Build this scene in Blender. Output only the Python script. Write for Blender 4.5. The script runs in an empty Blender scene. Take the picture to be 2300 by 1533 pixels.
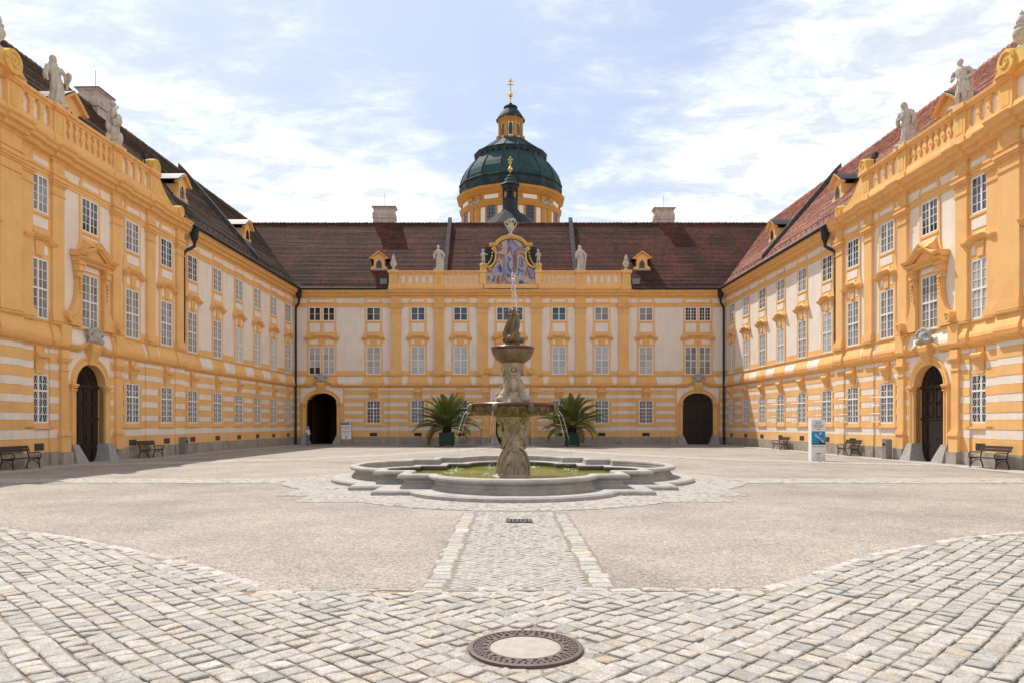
import bpy, math, random
from mathutils import Vector, Matrix
R = math.radians
rnd = random.Random(7)
C = bpy.context.scene.collection
SC = bpy.context.scene

# ------------------------------------------------------------------ camera
EYE = 1.85
cam_d = bpy.data.cameras.new('camera')
cam = bpy.data.objects.new('camera', cam_d); C.objects.link(cam)
cam.location = (0, 0, EYE); cam.rotation_euler = (R(90), 0, 0)
cam_d.sensor_width = 36; cam_d.lens = 36 * 1600 / 2300
cam_d.shift_x = 5 / 2300; cam_d.shift_y = 183.5 / 2300
cam_d.clip_end = 5000; cam_d.clip_start = .1
SC.camera = cam

# ------------------------------------------------------------------ sun, sky
SUNV = Vector((-.335, .56, 1)).normalized()          # towards the sun
sun_d = bpy.data.lights.new('sun', 'SUN'); sun_d.energy = 2.6; sun_d.angle = R(.55); sun_d.color = (1, .95, .87)
sun = bpy.data.objects.new('sun', sun_d); C.objects.link(sun)
sun.rotation_euler = SUNV.to_track_quat('Z', 'Y').to_euler(); sun.location = SUNV * 90
W = bpy.data.worlds.new('World'); SC.world = W; W.use_nodes = True
SC.view_settings.view_transform = 'Standard'; SC.view_settings.look = 'None'
SC.view_settings.exposure = 1.06; SC.view_settings.gamma = 1
SC.view_settings.use_curve_mapping = False
SC.cycles.use_denoising = True
SC.cycles.max_bounces = 6; SC.cycles.diffuse_bounces = 4

def world_nodes():
    nt = W.node_tree; N = nt.nodes; L = nt.links; N.clear()
    def n(t, **k):
        o = N.new(t)
        for a, b in k.items(): setattr(o, a, b)
        return o
    def m(op, a, b=None, c=None, clamp=False):
        o = n('ShaderNodeMath', operation=op, use_clamp=clamp)
        for i, v in enumerate((a, b, c)):
            if v is None: continue
            if isinstance(v, (int, float)): o.inputs[i].default_value = v
            else: L.new(v, o.inputs[i])
        return o.outputs[0]
    out = n('ShaderNodeOutputWorld'); bg = n('ShaderNodeBackground'); bg.inputs[1].default_value = .13
    sky = n('ShaderNodeTexSky', sky_type='NISHITA', sun_disc=False)
    sky.sun_elevation = math.asin(SUNV.z); sky.sun_rotation = math.atan2(SUNV.x, SUNV.y)
    sky.air_density = 1.0; sky.dust_density = 1.6; sky.ozone_density = 1.0
    tc = n('ShaderNodeTexCoord'); sep = n('ShaderNodeSeparateXYZ'); L.new(tc.outputs['Generated'], sep.inputs[0])
    x, y, z = sep.outputs
    ay = m('MAXIMUM', m('ABSOLUTE', y), .15)
    a = m('DIVIDE', x, ay); e = m('DIVIDE', z, ay)
    zz = m('ADD', m('MAXIMUM', z, 0), .12)
    cmb = n('ShaderNodeCombineXYZ'); L.new(m('DIVIDE', x, zz), cmb.inputs[0]); L.new(m('DIVIDE', y, zz), cmb.inputs[1])
    def noise(scale, detail, rough, dist=0, vec=None, loc=(0, 0, 0), sc=(1, 1, 1), rot=0):
        mp = n('ShaderNodeMapping'); mp.inputs['Location'].default_value = loc; mp.inputs['Scale'].default_value = sc
        mp.inputs['Rotation'].default_value = (0, 0, rot)
        L.new(vec or cmb.outputs[0], mp.inputs[0])
        t = n('ShaderNodeTexNoise'); t.inputs['Scale'].default_value = scale; t.inputs['Detail'].default_value = detail
        t.inputs['Roughness'].default_value = rough; t.inputs['Distortion'].default_value = dist
        L.new(mp.outputs[0], t.inputs['Vector']); return t.outputs[0]
    big = noise(1.1, 5, .55, .3, loc=(3.1, 1.7, 0)); fine = noise(3.2, 12, .68, .5, loc=(7.3, 2.2, 0), rot=.5, sc=(1, 1.5, 1))
    wisp = noise(7, 10, .7, .4, sc=(1, 2.2, 1), rot=-.4)
    def sstep(v, lo, hi):
        mr = n('ShaderNodeMapRange', interpolation_type='SMOOTHSTEP'); L.new(v, mr.inputs[0])
        mr.inputs[1].default_value = lo; mr.inputs[2].default_value = hi; return mr.outputs[0]
    left = sstep(m('SUBTRACT', m('SUBTRACT', .36, m('MULTIPLY', a, .47)), e), -.16, .20)
    left = m('MULTIPLY', left, sstep(m('MULTIPLY', a, -1), -.02, .16))
    right = sstep(m('SUBTRACT', m('ADD', .10, m('MULTIPLY', a, 1.45)), e), -.16, .22)
    bank = m('MAXIMUM', left, right)
    tex = m('ADD', m('MULTIPLY', big, .45), m('ADD', m('MULTIPLY', fine, .45), m('MULTIPLY', wisp, .22)))
    dens = m('ADD', m('MULTIPLY', m('SUBTRACT', tex, .56), 1.55), m('ADD', .53, m('MULTIPLY', bank, .35)))
    fac = m('MULTIPLY', sstep(dens, .50, .98), .97)
    low = m('MULTIPLY', sstep(m('SUBTRACT', .42, e), 0, .30), .62)          # milky towards the horizon
    fac = m('MAXIMUM', fac, low)
    mixp = n('ShaderNodeMix', data_type='RGBA'); mixp.inputs[0].default_value = .8
    L.new(sky.outputs[0], mixp.inputs[6]); mixp.inputs[7].default_value = (1.95, 2.32, 3.0, 1)   # thin veil
    mix = n('ShaderNodeMix', data_type='RGBA'); L.new(fac, mix.inputs[0])
    cl = n('ShaderNodeMix', data_type='RGBA'); L.new(sstep(noise(4.5, 9, .66, .4, loc=(1.3, 5.2, 0), sc=(1, 1.4, 1)), .36, .60), cl.inputs[0])
    cl.inputs[6].default_value = (3.15, 3.3, 3.55, 1); cl.inputs[7].default_value = (5.0, 4.97, 4.92, 1)   # thinner and thicker parts
    L.new(mixp.outputs[2], mix.inputs[6]); L.new(cl.outputs[2], mix.inputs[7])
    L.new(mix.outputs[2], bg.inputs[0]); L.new(bg.outputs[0], out.inputs[0])
world_nodes()

# ------------------------------------------------------------------ materials
MATS = {}
def mat(name, col, rough=.85, var=.12, scale=3., streak=0., bump=.0, bscale=40., spec=.3, col2=None, c2s=.6, c2lo=.5, c2hi=.7, metal=0., objrand=0., grime=None, gs=.75):
    m = bpy.data.materials.new(name); m.use_nodes = True; MATS[name] = m
    nt = m.node_tree; N = nt.nodes; L = nt.links; b = N['Principled BSDF']
    b.inputs['Roughness'].default_value = rough; b.inputs['Specular IOR Level'].default_value = spec; b.inputs['Metallic'].default_value = metal
    geo = N.new('ShaderNodeNewGeometry')
    def noise(sc, det=6, rg=.6, msc=(1, 1, 1)):
        mp = N.new('ShaderNodeMapping'); mp.inputs['Scale'].default_value = msc; L.new(geo.outputs['Position'], mp.inputs[0])
        t = N.new('ShaderNodeTexNoise'); t.inputs['Scale'].default_value = sc; t.inputs['Detail'].default_value = det; t.inputs['Roughness'].default_value = rg
        L.new(mp.outputs[0], t.inputs['Vector']); return t.outputs[0]
    def mr(v, a, c, lo, hi):
        o = N.new('ShaderNodeMapRange'); L.new(v, o.inputs[0]); o.inputs[1].default_value = a; o.inputs[2].default_value = c
        o.inputs[3].default_value = lo; o.inputs[4].default_value = hi; return o.outputs[0]
    def mixc(f, a, c, bt='MIX'):
        o = N.new('ShaderNodeMix'); o.data_type = 'RGBA'; o.blend_type = bt
        for s, v in ((o.inputs[0], f), (o.inputs[6], a), (o.inputs[7], c)):
            if isinstance(v, (int, float)): s.default_value = v
            elif isinstance(v, tuple): s.default_value = (*v, 1)
            else: L.new(v, s)
        return o.outputs[2]
    cur = col
    if col2: cur = mixc(mr(noise(c2s, 7, .65), c2lo, c2hi, 0, 1), cur, col2)
    cur = mixc(1., cur, mixc(mr(noise(scale, 8, .65), .3, .7, 0, 1), (1 - var,) * 3, (1 + var * .6,) * 3), 'MULTIPLY')
    if streak: cur = mixc(1., cur, mixc(mr(noise(4.2, 8, .7, (1, 1, .09)), .45, .72, 0, 1), (1, 1, 1), (1 - streak, 1 - streak * 1.05, 1 - streak * 1.15)), 'MULTIPLY')
    if grime: cur = mixc(mr(noise(1.6, 10, .72, (1, 1, .6)), .56, .70, 0, gs), cur, grime)
    if objrand:
        oi = N.new('ShaderNodeObjectInfo'); v = mr(oi.outputs['Random'], 0, 1, 1 - objrand, 1 + objrand)
        cb = N.new('ShaderNodeCombineXYZ')
        for i in range(3): L.new(v, cb.inputs[i])
        cur = mixc(1., cur, cb.outputs[0], 'MULTIPLY')
    if isinstance(cur, tuple): b.inputs['Base Color'].default_value = (*cur, 1)
    else: L.new(cur, b.inputs['Base Color'])
    if bump:
        bp = N.new('ShaderNodeBump'); bp.inputs['Strength'].default_value = bump; bp.inputs['Distance'].default_value = .02
        L.new(noise(bscale, 6, .65), bp.inputs['Height']); L.new(bp.outputs[0], b.inputs['Normal'])
    return m
YEL = (.83, .485, .185); WHT = (.84, .735, .62)
mat('yellow', YEL, .9, .07, 1.3, streak=.06, bump=.25, bscale=25, col2=(.74, .40, .155), c2s=.35, grime=(.66, .38, .15), gs=.25)
mat('yellow_trim', (.81, .46, .17), .9, .10, 2.5, streak=.08, bump=.2, bscale=25, grime=(.36, .215, .09), gs=.4)
mat('gold_paint', (.78, .47, .13), .8, .15, 3, streak=.2, grime=(.5, .34, .13))
mat('ochre', (.50, .225, .045), .9, .12, 1.3, streak=.1); mat('white', WHT, .92, .07, 1.1, streak=.11, bump=.25, bscale=30, col2=(.78, .675, .565), c2s=.4, grime=(.66, .555, .455), gs=.5)  # ochre: facade yellow deepened so the colour holds the dome's shaded side
mat('white_panel', (.84, .74, .635), .92, .08, 2, streak=.10)
mat('plinth_stone', (.40, .345, .285), .92, .28, 1.6, streak=.28, bump=.5, bscale=18, col2=(.29, .25, .21), c2s=.9)
mat('granite', (.36, .34, .31), .85, .25, 5, streak=.15, bump=.4, bscale=30)
mat('frame_white', (.80, .79, .77), .55, .04, 4)
mat('metal_dark', (.022, .026, .03), .6, .2, 5, spec=.3); mat('slate_dark', (.03, .034, .036), .85, .3, 3, spec=.15)
mat('wood_dark', (.020, .011, .008), .5, .35, 8, streak=.4, spec=.4)
mat('iron', (.014, .013, .012), .5, .2, 10, spec=.5)
mat('bench_wood', (.035, .026, .022), .55, .4, 14, spec=.4)
mat('statue_stone', (.58, .52, .435), .9, .25, 6, streak=.3, bump=.6, bscale=22, grime=(.17, .15, .12), gs=.8)
mat('cartouche_stone', (.40, .37, .33), .9, .3, 6, bump=.6, bscale=22, col2=(.55, .5, .44), c2s=4)
mat('fountain_stone', (.42, .325, .215), .55, .3, 4, streak=.4, bump=.6, bscale=22, col2=(.56, .46, .34), c2s=1.6, spec=.4, grime=(.13, .085, .035))
mat('bowl_stone', (.21, .135, .065), .45, .35, 5, streak=.45, bump=.9, bscale=14, col2=(.11, .075, .022), c2s=2.5, spec=.5, grime=(.06, .038, .014))
mat('red_marble', (.10, .028, .02), .3, .3, 5, spec=.5)
mat('basin_stone', (.40, .37, .335), .75, .2, 2.2, streak=.18, bump=.4, bscale=22, col2=(.31, .29, .27), c2s=1.2, grime=(.24, .215, .18))
mat('wet_shaded_stone', (.085, .075, .045), .45, .3, 3, streak=.3, spec=.4); mat('copper', (.026, .062, .061), .75, .3, .5, streak=.4, spec=.2, col2=(.042, .095, .088), c2s=.35)  # wet lining stone, its colour also darkened for the inner wall's shade
mat('copper_dark', (.018, .032, .033), .7, .3, 1.5, streak=.3, spec=.25, col2=(.05, .085, .075), c2s=.8)
mat('gold', (.80, .45, .09), .28, .1, 4, metal=1.)
mat('lead', (.20, .21, .22), .45, .2, 3, spec=.5)
mat('firewall', (.075, .068, .062), .9, .35, 3, streak=.2, bump=.5, col2=(.13, .12, .105), c2s=1.5)
mat('chimney_plaster', (.55, .44, .37), .92, .25, 2, streak=.35, bump=.4, grime=(.2, .15, .12))
mat('slab', (.40, .365, .325), .9, .2, 2.5, bump=.4, col2=(.33, .295, .26), c2s=.8)
mat('planter_green', (.008, .050, .034), .5, .2, 5, spec=.5)
mat('palm_trunk', (.06, .036, .018), .95, .5, 14, bump=1, bscale=25)
mat('bin_grey', (.22, .215, .205), .5, .1, 5, spec=.5)
mat('board_white', (.78, .77, .77), .6, .03, 3)
mat('board_grey', (.20, .19, .18), .5, .1, 3)
mat('ink', (.03, .03, .035), .8, 0, 3)
mat('skin', (.55, .32, .22), .6, .1, 20); mat('hair_grey', (.35, .33, .30), .8, .2, 40)
mat('shirt', (.72, .71, .72), .9, .12, 12); mat('jeans', (.12, .19, .32), .9, .2, 20); mat('shoe', (.03, .025, .02), .7, .1, 10)
mat('bag', (.012, .013, .02), .8, .2, 12)
mat('manhole_iron', (.12, .082, .068), .6, .35, 12, spec=.5, bump=.3, bscale=60)
mat('concrete', (.40, .36, .30), .95, .16, 8, bump=.4, bscale=60)
mat('grate_iron', (.07, .062, .058), .6, .3, 12, spec=.5)
mat('shadow_room', (.02, .013, .01), .95, .2, 2)
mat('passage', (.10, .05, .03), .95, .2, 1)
mat('beads', (.78, .56, .16), .4, .1, 8)

def glass(name, col, rough=.05, spec=.6, rnd_amt=.6):
    m = mat(name, col, rough, .15, 1.2, spec=spec, objrand=rnd_amt)
    nt = m.node_tree; b = nt.nodes['Principled BSDF']
    geo = nt.nodes.new('ShaderNodeNewGeometry'); t = nt.nodes.new('ShaderNodeTexNoise'); t.inputs['Scale'].default_value = 1.7; t.inputs['Detail'].default_value = 1
    nt.links.new(geo.outputs['Position'], t.inputs['Vector'])
    bp = nt.nodes.new('ShaderNodeBump'); bp.inputs['Strength'].default_value = .25; bp.inputs['Distance'].default_value = .04
    nt.links.new(t.outputs[0], bp.inputs['Height']); nt.links.new(bp.outputs[0], b.inputs['Normal'])
    return m
glass('glass_dark', (.035, .030, .028)); glass('glass_blue', (.035, .055, .085)); glass('glass_curtain', (.46, .44, .42), .12, .5, .15)  # the blue glass has reflected sky put into its base colour
glass('glass_half', (.24, .225, .215), .08, .5, .3)

def palette_mat(name, ramp, scale=3., detail=6, bump=.0, rough=.9):
    """colour from a per-piece vertex colour, with grain"""
    m = bpy.data.materials.new(name); m.use_nodes = True; MATS[name] = m
    nt = m.node_tree; N = nt.nodes; L = nt.links; b = N['Principled BSDF']; b.inputs['Roughness'].default_value = rough
    b.inputs['Specular IOR Level'].default_value = .3
    at = N.new('ShaderNodeVertexColor'); at.layer_name = 'col'
    geo = N.new('ShaderNodeNewGeometry')
    t = N.new('ShaderNodeTexNoise'); t.inputs['Scale'].default_value = 55; t.inputs['Detail'].default_value = 8; t.inputs['Roughness'].default_value = .75
    L.new(geo.outputs['Position'], t.inputs['Vector'])
    t2 = N.new('ShaderNodeTexNoise'); t2.inputs['Scale'].default_value = 9; t2.inputs['Detail'].default_value = 6
    L.new(geo.outputs['Position'], t2.inputs['Vector'])
    def mr(v, a, c, lo, hi):
        o = N.new('ShaderNodeMapRange'); L.new(v, o.inputs[0]); o.inputs[1].default_value = a; o.inputs[2].default_value = c
        o.inputs[3].default_value = lo; o.inputs[4].default_value = hi; return o.outputs[0]
    mul = N.new('ShaderNodeMath'); mul.operation = 'MULTIPLY'; L.new(mr(t.outputs[0], .36, .62, .60, 1.18), mul.inputs[0]); L.new(mr(t2.outputs[0], .3, .7, .82, 1.12), mul.inputs[1])
    cb = N.new('ShaderNodeCombineXYZ')
    for i in range(3): L.new(mul.outputs[0], cb.inputs[i])
    mx = N.new('ShaderNodeMix'); mx.data_type = 'RGBA'; mx.blend_type = 'MULTIPLY'; mx.inputs[0].default_value = 1
    L.new(at.outputs[0], mx.inputs[6]); L.new(cb.outputs[0], mx.inputs[7]); L.new(mx.outputs[2], b.inputs['Base Color'])
    bp = N.new('ShaderNodeBump'); bp.inputs['Strength'].default_value = .55; bp.inputs['Distance'].default_value = .012
    L.new(t.outputs[0], bp.inputs['Height']); L.new(bp.outputs[0], b.inputs['Normal'])
palette_mat('sett', None)

def gravel_mat():
    m = mat('gravel', (.375, .32, .265), .95, .20, .45, bump=0, col2=(.295, .255, .212), c2s=.16, c2lo=.48, c2hi=.66)
    nt = m.node_tree; N = nt.nodes; L = nt.links; b = N['Principled BSDF']
    src = b.inputs['Base Color'].links[0].from_socket
    geo = N.new('ShaderNodeNewGeometry')
    v = N.new('ShaderNodeTexVoronoi'); v.inputs['Scale'].default_value = 38; L.new(geo.outputs['Position'], v.inputs['Vector'])
    t = N.new('ShaderNodeTexNoise'); t.inputs['Scale'].default_value = 14; t.inputs['Detail'].default_value = 9; t.inputs['Roughness'].default_value = .8; L.new(geo.outputs['Position'], t.inputs['Vector'])
    sp = N.new('ShaderNodeSeparateColor'); L.new(v.outputs['Color'], sp.inputs[0])
    def mr(vv, a, c, lo, hi):
        o = N.new('ShaderNodeMapRange'); L.new(vv, o.inputs[0]); o.inputs[1].default_value = a; o.inputs[2].default_value = c
        o.inputs[3].default_value = lo; o.inputs[4].default_value = hi; return o.outputs[0]
    mu = N.new('ShaderNodeMath'); mu.operation = 'MULTIPLY'; L.new(mr(sp.outputs[0], 0, 1, .62, 1.28), mu.inputs[0]); L.new(mr(t.outputs[0], .3, .7, .78, 1.2), mu.inputs[1])
    cb = N.new('ShaderNodeCombineXYZ')
    for i in range(3): L.new(mu.outputs[0], cb.inputs[i])
    mx = N.new('ShaderNodeMix'); mx.data_type = 'RGBA'; mx.blend_type = 'MULTIPLY'; mx.inputs[0].default_value = 1
    L.new(src, mx.inputs[6]); L.new(cb.outputs[0], mx.inputs[7]); L.new(mx.outputs[2], b.inputs['Base Color'])
    bp = N.new('ShaderNodeBump'); bp.inputs['Strength'].default_value = .8; bp.inputs['Distance'].default_value = .015
    L.new(v.outputs['Distance'], bp.inputs['Height']); L.new(bp.outputs[0], b.inputs['Normal'])
gravel_mat()
mat('joint_sand', (.27, .225, .178), .98, .3, 20, bump=.6, bscale=70)

def roof_mat(name, c1, c2, c3):
    m = mat(name, c1, .85, .22, 9, col2=c2, c2s=.28, c2lo=.42, c2hi=.62, grime=c3)
    nt = m.node_tree; N = nt.nodes; L = nt.links; b = N['Principled BSDF']
    src = b.inputs['Base Color'].links[0].from_socket
    tc = N.new('ShaderNodeTexCoord'); br = N.new('ShaderNodeTexVoronoi'); br.inputs['Scale'].default_value = 1
    mp = N.new('ShaderNodeMapping'); mp.inputs['Scale'].default_value = (5.4, 6.6, 5.1); L.new(tc.outputs['Object'], mp.inputs[0]); L.new(mp.outputs[0], br.inputs['Vector'])
    sp = N.new('ShaderNodeSeparateColor'); L.new(br.outputs['Color'], sp.inputs[0])
    o = N.new('ShaderNodeMapRange'); L.new(sp.outputs[0], o.inputs[0]); o.inputs[3].default_value = .62; o.inputs[4].default_value = 1.3
    cb = N.new('ShaderNodeCombineXYZ')
    for i in range(3): L.new(o.outputs[0], cb.inputs[i])
    mx = N.new('ShaderNodeMix'); mx.data_type = 'RGBA'; mx.blend_type = 'MULTIPLY'; mx.inputs[0].default_value = 1
    L.new(src, mx.inputs[6]); L.new(cb.outputs[0], mx.inputs[7]); L.new(mx.outputs[2], b.inputs['Base Color'])
roof_mat('roof_back', (.070, .030, .022), (.145, .048, .030), (.042, .026, .021))  # tile colour darkened to carry the weak sun on this slope
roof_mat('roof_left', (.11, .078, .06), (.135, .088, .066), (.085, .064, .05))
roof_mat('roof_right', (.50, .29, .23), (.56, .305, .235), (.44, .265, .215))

def fresco_mat():
    m = bpy.data.materials.new('fresco'); m.use_nodes = True; MATS['fresco'] = m
    nt = m.node_tree; N = nt.nodes; L = nt.links; b = N['Principled BSDF']; b.inputs['Roughness'].default_value = .8
    tc = N.new('ShaderNodeTexCoord')
    t = N.new('ShaderNodeTexNoise'); t.inputs['Scale'].default_value = .55; t.inputs['Detail'].default_value = 7; t.inputs['Distortion'].default_value = 1.6; t.inputs['Roughness'].default_value = .55
    mp = N.new('ShaderNodeMapping'); mp.inputs['Rotation'].default_value = (0, .6, 0); mp.inputs['Scale'].default_value = (1.5, 1, .8); mp.inputs['Location'].default_value = (2.9, 0, 3.4)
    L.new(tc.outputs['Object'], mp.inputs[0]); L.new(mp.outputs[0], t.inputs['Vector'])
    r = N.new('ShaderNodeValToRGB'); L.new(t.outputs[0], r.inputs[0]); r.color_ramp.interpolation = 'B_SPLINE'
    el = r.color_ramp.elements; el[0].position = .30; el[0].color = (.02, .035, .12, 1); el[1].position = .78; el[1].color = (.62, .55, .48, 1)
    for p, c in ((.38, (.05, .10, .32, 1)), (.44, (.42, .42, .47, 1)), (.49, (.55, .40, .14, 1)), (.53, (.28, .07, .08, 1)), (.57, (.03, .07, .26, 1)), (.62, (.38, .40, .46, 1)), (.68, (.05, .12, .36, 1))):
        e = el.new(p); e.color = c
    L.new(r.outputs[0], b.inputs['Base Color'])
fresco_mat()

def water_mats():
    m = mat('pool_water', (.22, .22, .025), .12, .25, .7, spec=.25, col2=(.27, .285, .08), c2s=.35)
    nt = m.node_tree; N = nt.nodes; L = nt.links; b = N['Principled BSDF']
    geo = N.new('ShaderNodeNewGeometry')
    t = N.new('ShaderNodeTexNoise'); t.inputs['Scale'].default_value = 6; t.inputs['Detail'].default_value = 4; L.new(geo.outputs['Position'], t.inputs['Vector'])
    bp = N.new('ShaderNodeBump'); bp.inputs['Strength'].default_value = .5; bp.inputs['Distance'].default_value = .03
    L.new(t.outputs[0], bp.inputs['Height']); L.new(bp.outputs[0], b.inputs['Normal'])
    j = mat('jet_water', (.93, .95, .96), .12, 0, 3, spec=.6); jb = j.node_tree.nodes['Principled BSDF']
    jb.inputs['Transmission Weight'].default_value = .7; jb.inputs['IOR'].default_value = 1.33
    f = mat('foam', (.80, .82, .74), .5, .1, 5)
water_mats()
def leaf_mat(name, col):
    m = mat(name, col, .5, .3, 3, spec=.4, objrand=.3); b = m.node_tree.nodes['Principled BSDF']
    L = m.node_tree.links; N = m.node_tree.nodes
    tr = N.new('ShaderNodeBsdfTranslucent'); tr.inputs[0].default_value = (col[0] * 1.8, col[1] * 1.8, col[2], 1)
    mx = N.new('ShaderNodeMixShader'); mx.inputs[0].default_value = .25
    L.new(b.outputs[0], mx.inputs[1]); L.new(tr.outputs[0], mx.inputs[2]); L.new(mx.outputs[0], N['Material Output'].inputs[0])
leaf_mat('palm_leaf', (.175, .22, .045)); leaf_mat('palm_leaf_dark', (.11, .155, .05)); leaf_mat('palm_leaf_dry', (.20, .15, .05))

# ------------------------------------------------------------------ mesh builder
class MB:
    def __init__(s): s.v = []; s.f = []; s.c = None
    def add(s, vs, fs):
        o = len(s.v); s.v += vs; s.f += [tuple(i + o for i in f) for f in fs]; return s
    def box(s, x0, x1, y0, y1, z0, z1):
        return s.add([(x0, y0, z0), (x1, y0, z0), (x1, y1, z0), (x0, y1, z0), (x0, y0, z1), (x1, y0, z1), (x1, y1, z1), (x0, y1, z1)],
                     [(0, 3, 2, 1), (4, 5, 6, 7), (0, 1, 5, 4), (1, 2, 6, 5), (2, 3, 7, 6), (3, 0, 4, 7)])
    def prism(s, poly, y0, y1):                      # polygon in xz, extruded along y
        n = len(poly)
        return s.add([(x, y0, z) for x, z in poly] + [(x, y1, z) for x, z in poly],
                     [tuple(range(n)), tuple(range(2 * n - 1, n - 1, -1))] + [(i, i + n, (i + 1) % n + n, (i + 1) % n) for i in range(n)])
    def prism_x(s, poly, x0, x1):                    # polygon in yz, extruded along x
        n = len(poly)
        return s.add([(x0, y, z) for y, z in poly] + [(x1, y, z) for y, z in poly],
                     [tuple(range(n)), tuple(range(2 * n - 1, n - 1, -1))] + [(i, i + n, (i + 1) % n + n, (i + 1) % n) for i in range(n)])
    def prism_z(s, poly, z0, z1):
        n = len(poly)
        return s.add([(x, y, z0) for x, y in poly] + [(x, y, z1) for x, y in poly],
                     [tuple(range(n)), tuple(range(2 * n - 1, n - 1, -1))] + [(i, i + n, (i + 1) % n + n, (i + 1) % n) for i in range(n)])
    def sweep(s, prof, x0, x1, a0=0., a1=0.):        # profile (y,z) along x; ends lean by a0/a1 from bottom to top
        zs = [p[1] for p in prof]; zl, zh = min(zs), max(zs); n = len(prof)
        k = lambda z: (z - zl) / (zh - zl)
        return s.add([(x0 + a0 * k(z), y, z) for y, z in prof] + [(x1 + a1 * k(z), y, z) for y, z in prof],
                     [tuple(range(n)), tuple(range(2 * n - 1, n - 1, -1))] + [(i, i + n, (i + 1) % n + n, (i + 1) % n) for i in range(n)])
    def path(s, pts, prof, closed=False):            # pts (x,z) ; prof (out, up) ; out = -y
        n = len(pts); m = len(prof); vs = []
        for i, (x, z) in enumerate(pts):
            def seg(a, b):
                d = Vector((b[0] - a[0], b[1] - a[1])); return d.normalized()
            if 0 < i < n - 1: d0, d1 = seg(pts[i - 1], pts[i]), seg(pts[i], pts[i + 1])
            elif i == 0: d0 = d1 = seg(pts[0], pts[1])
            else: d0 = d1 = seg(pts[-2], pts[-1])
            n0, n1 = Vector((-d0.y, d0.x)), Vector((-d1.y, d1.x)); nn = (n0 + n1).normalized(); k = 1 / max(.4, nn.dot(n0))
            vs += [(x + nn.x * k * up, -out, z + nn.y * k * up) for out, up in prof]
        fs = []
        for i in range(n - 1):
            for j in range(m): fs.append((i * m + j, (i + 1) * m + j, (i + 1) * m + (j + 1) % m, i * m + (j + 1) % m))
        fs += [tuple(range(m)), tuple(range((n - 1) * m, n * m))[::-1]]
        return s.add(vs, fs)
    def lathe(s, prof, n=24, c=(0, 0, 0), sx=1., sy=1., rot=0., ripple=None):
        vs = []; fs = []
        for r, z in prof:
            for i in range(n):
                a = 2 * math.pi * i / n + rot; rr = r * (ripple(a, z) if ripple else 1)
                vs.append((c[0] + rr * math.cos(a) * sx, c[1] + rr * math.sin(a) * sy, c[2] + z))
        for j in range(len(prof) - 1):
            for i in range(n):
                fs.append((j * n + i, j * n + (i + 1) % n, (j + 1) * n + (i + 1) % n, (j + 1) * n + i))
        fs += [tuple(range(n))[::-1], tuple(range((len(prof) - 1) * n, len(prof) * n))]
        return s.add(vs, fs)
    def ball(s, c, r, n=10, m=7, sx=1., sy=1., sz=1.):
        prof = [(max(.001, math.sin(math.pi * i / m)) * r, -math.cos(math.pi * i / m) * r * sz) for i in range(m + 1)]
        return s.lathe(prof, n, c, sx, sy)
    def tube(s, pts, rad, n=8, flat=1.):
        P = [Vector(p) for p in pts]; m = len(P); rs = rad if isinstance(rad, (list, tuple)) else [rad] * m
        vs = []; fs = []; up = Vector((0, 0, 1))
        t0 = (P[1] - P[0]).normalized(); ref = up if abs(t0.z) < .9 else Vector((1, 0, 0))
        for i, p in enumerate(P):
            t = (P[min(i + 1, m - 1)] - P[max(i - 1, 0)]).normalized()
            a = ref - t * ref.dot(t)
            if a.length < 1e-4: a = Vector((0, 1, 0)) - t * t.y
            a.normalize(); b = t.cross(a); ref = a
            for k in range(n):
                an = 2 * math.pi * k / n; vs.append(tuple(p + a * (math.cos(an) * rs[i]) + b * (math.sin(an) * rs[i] * flat)))
        for i in range(m - 1):
            for k in range(n): fs.append((i * n + k, i * n + (k + 1) % n, (i + 1) * n + (k + 1) % n, (i + 1) * n + k))
        fs += [tuple(range(n))[::-1], tuple(range((m - 1) * n, m * n))]
        return s.add(vs, fs)
    def loops(s, loops, cap0=False, cap1=False):     # loft of closed 3d loops with equal counts
        n = len(loops[0]); vs = [p for l in loops for p in l]; fs = []
        for j in range(len(loops) - 1):
            for i in range(n): fs.append((j * n + i, j * n + (i + 1) % n, (j + 1) * n + (i + 1) % n, (j + 1) * n + i))
        if cap0: fs.append(tuple(range(n))[::-1])
        if cap1: fs.append(tuple(range((len(loops) - 1) * n, len(loops) * n)))
        return s.add(vs, fs)
    def mesh(s, name, m, smooth=False, mx=1):
        me = bpy.data.meshes.new(name)
        v = [(p[0] * mx, p[1], p[2]) for p in s.v] if mx != 1 else s.v
        f = [t[::-1] for t in s.f] if mx < 0 else s.f
        me.from_pydata(v, [], f)
        me.materials.append(MATS[m] if isinstance(m, str) else m)
        if smooth: me.polygons.foreach_set('use_smooth', [True] * len(me.polygons))
        if s.c:
            a = me.color_attributes.new('col', 'FLOAT_COLOR', 'POINT'); a.data.foreach_set('color', [x for c in s.c for x in (*c, 1)])
        me.update(); return me
    def obj(s, name, m, parent=None, loc=(0, 0, 0), smooth=False, mx=1, rotz=0):
        return link(name, s.mesh(name, m, smooth, mx), parent, loc, rotz)
def link(name, data, parent=None, loc=(0, 0, 0), rotz=0, scale=None):
    o = bpy.data.objects.new(name, data); C.objects.link(o); o.location = loc
    if rotz: o.rotation_euler = (0, 0, rotz)
    if scale: o.scale = scale
    if parent: o.parent = parent
    return o
def tag(o, label, cat, group=None):
    o['label'] = label; o['category'] = cat
    if group: o['group'] = group
    return o
def thing(name, label, cat, loc=(0, 0, 0), rotz=0, group=None):
    return tag(link(name, None, None, loc, rotz), label, cat, group)
def struct(o, kind='structure'): o['kind'] = kind; return o
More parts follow.
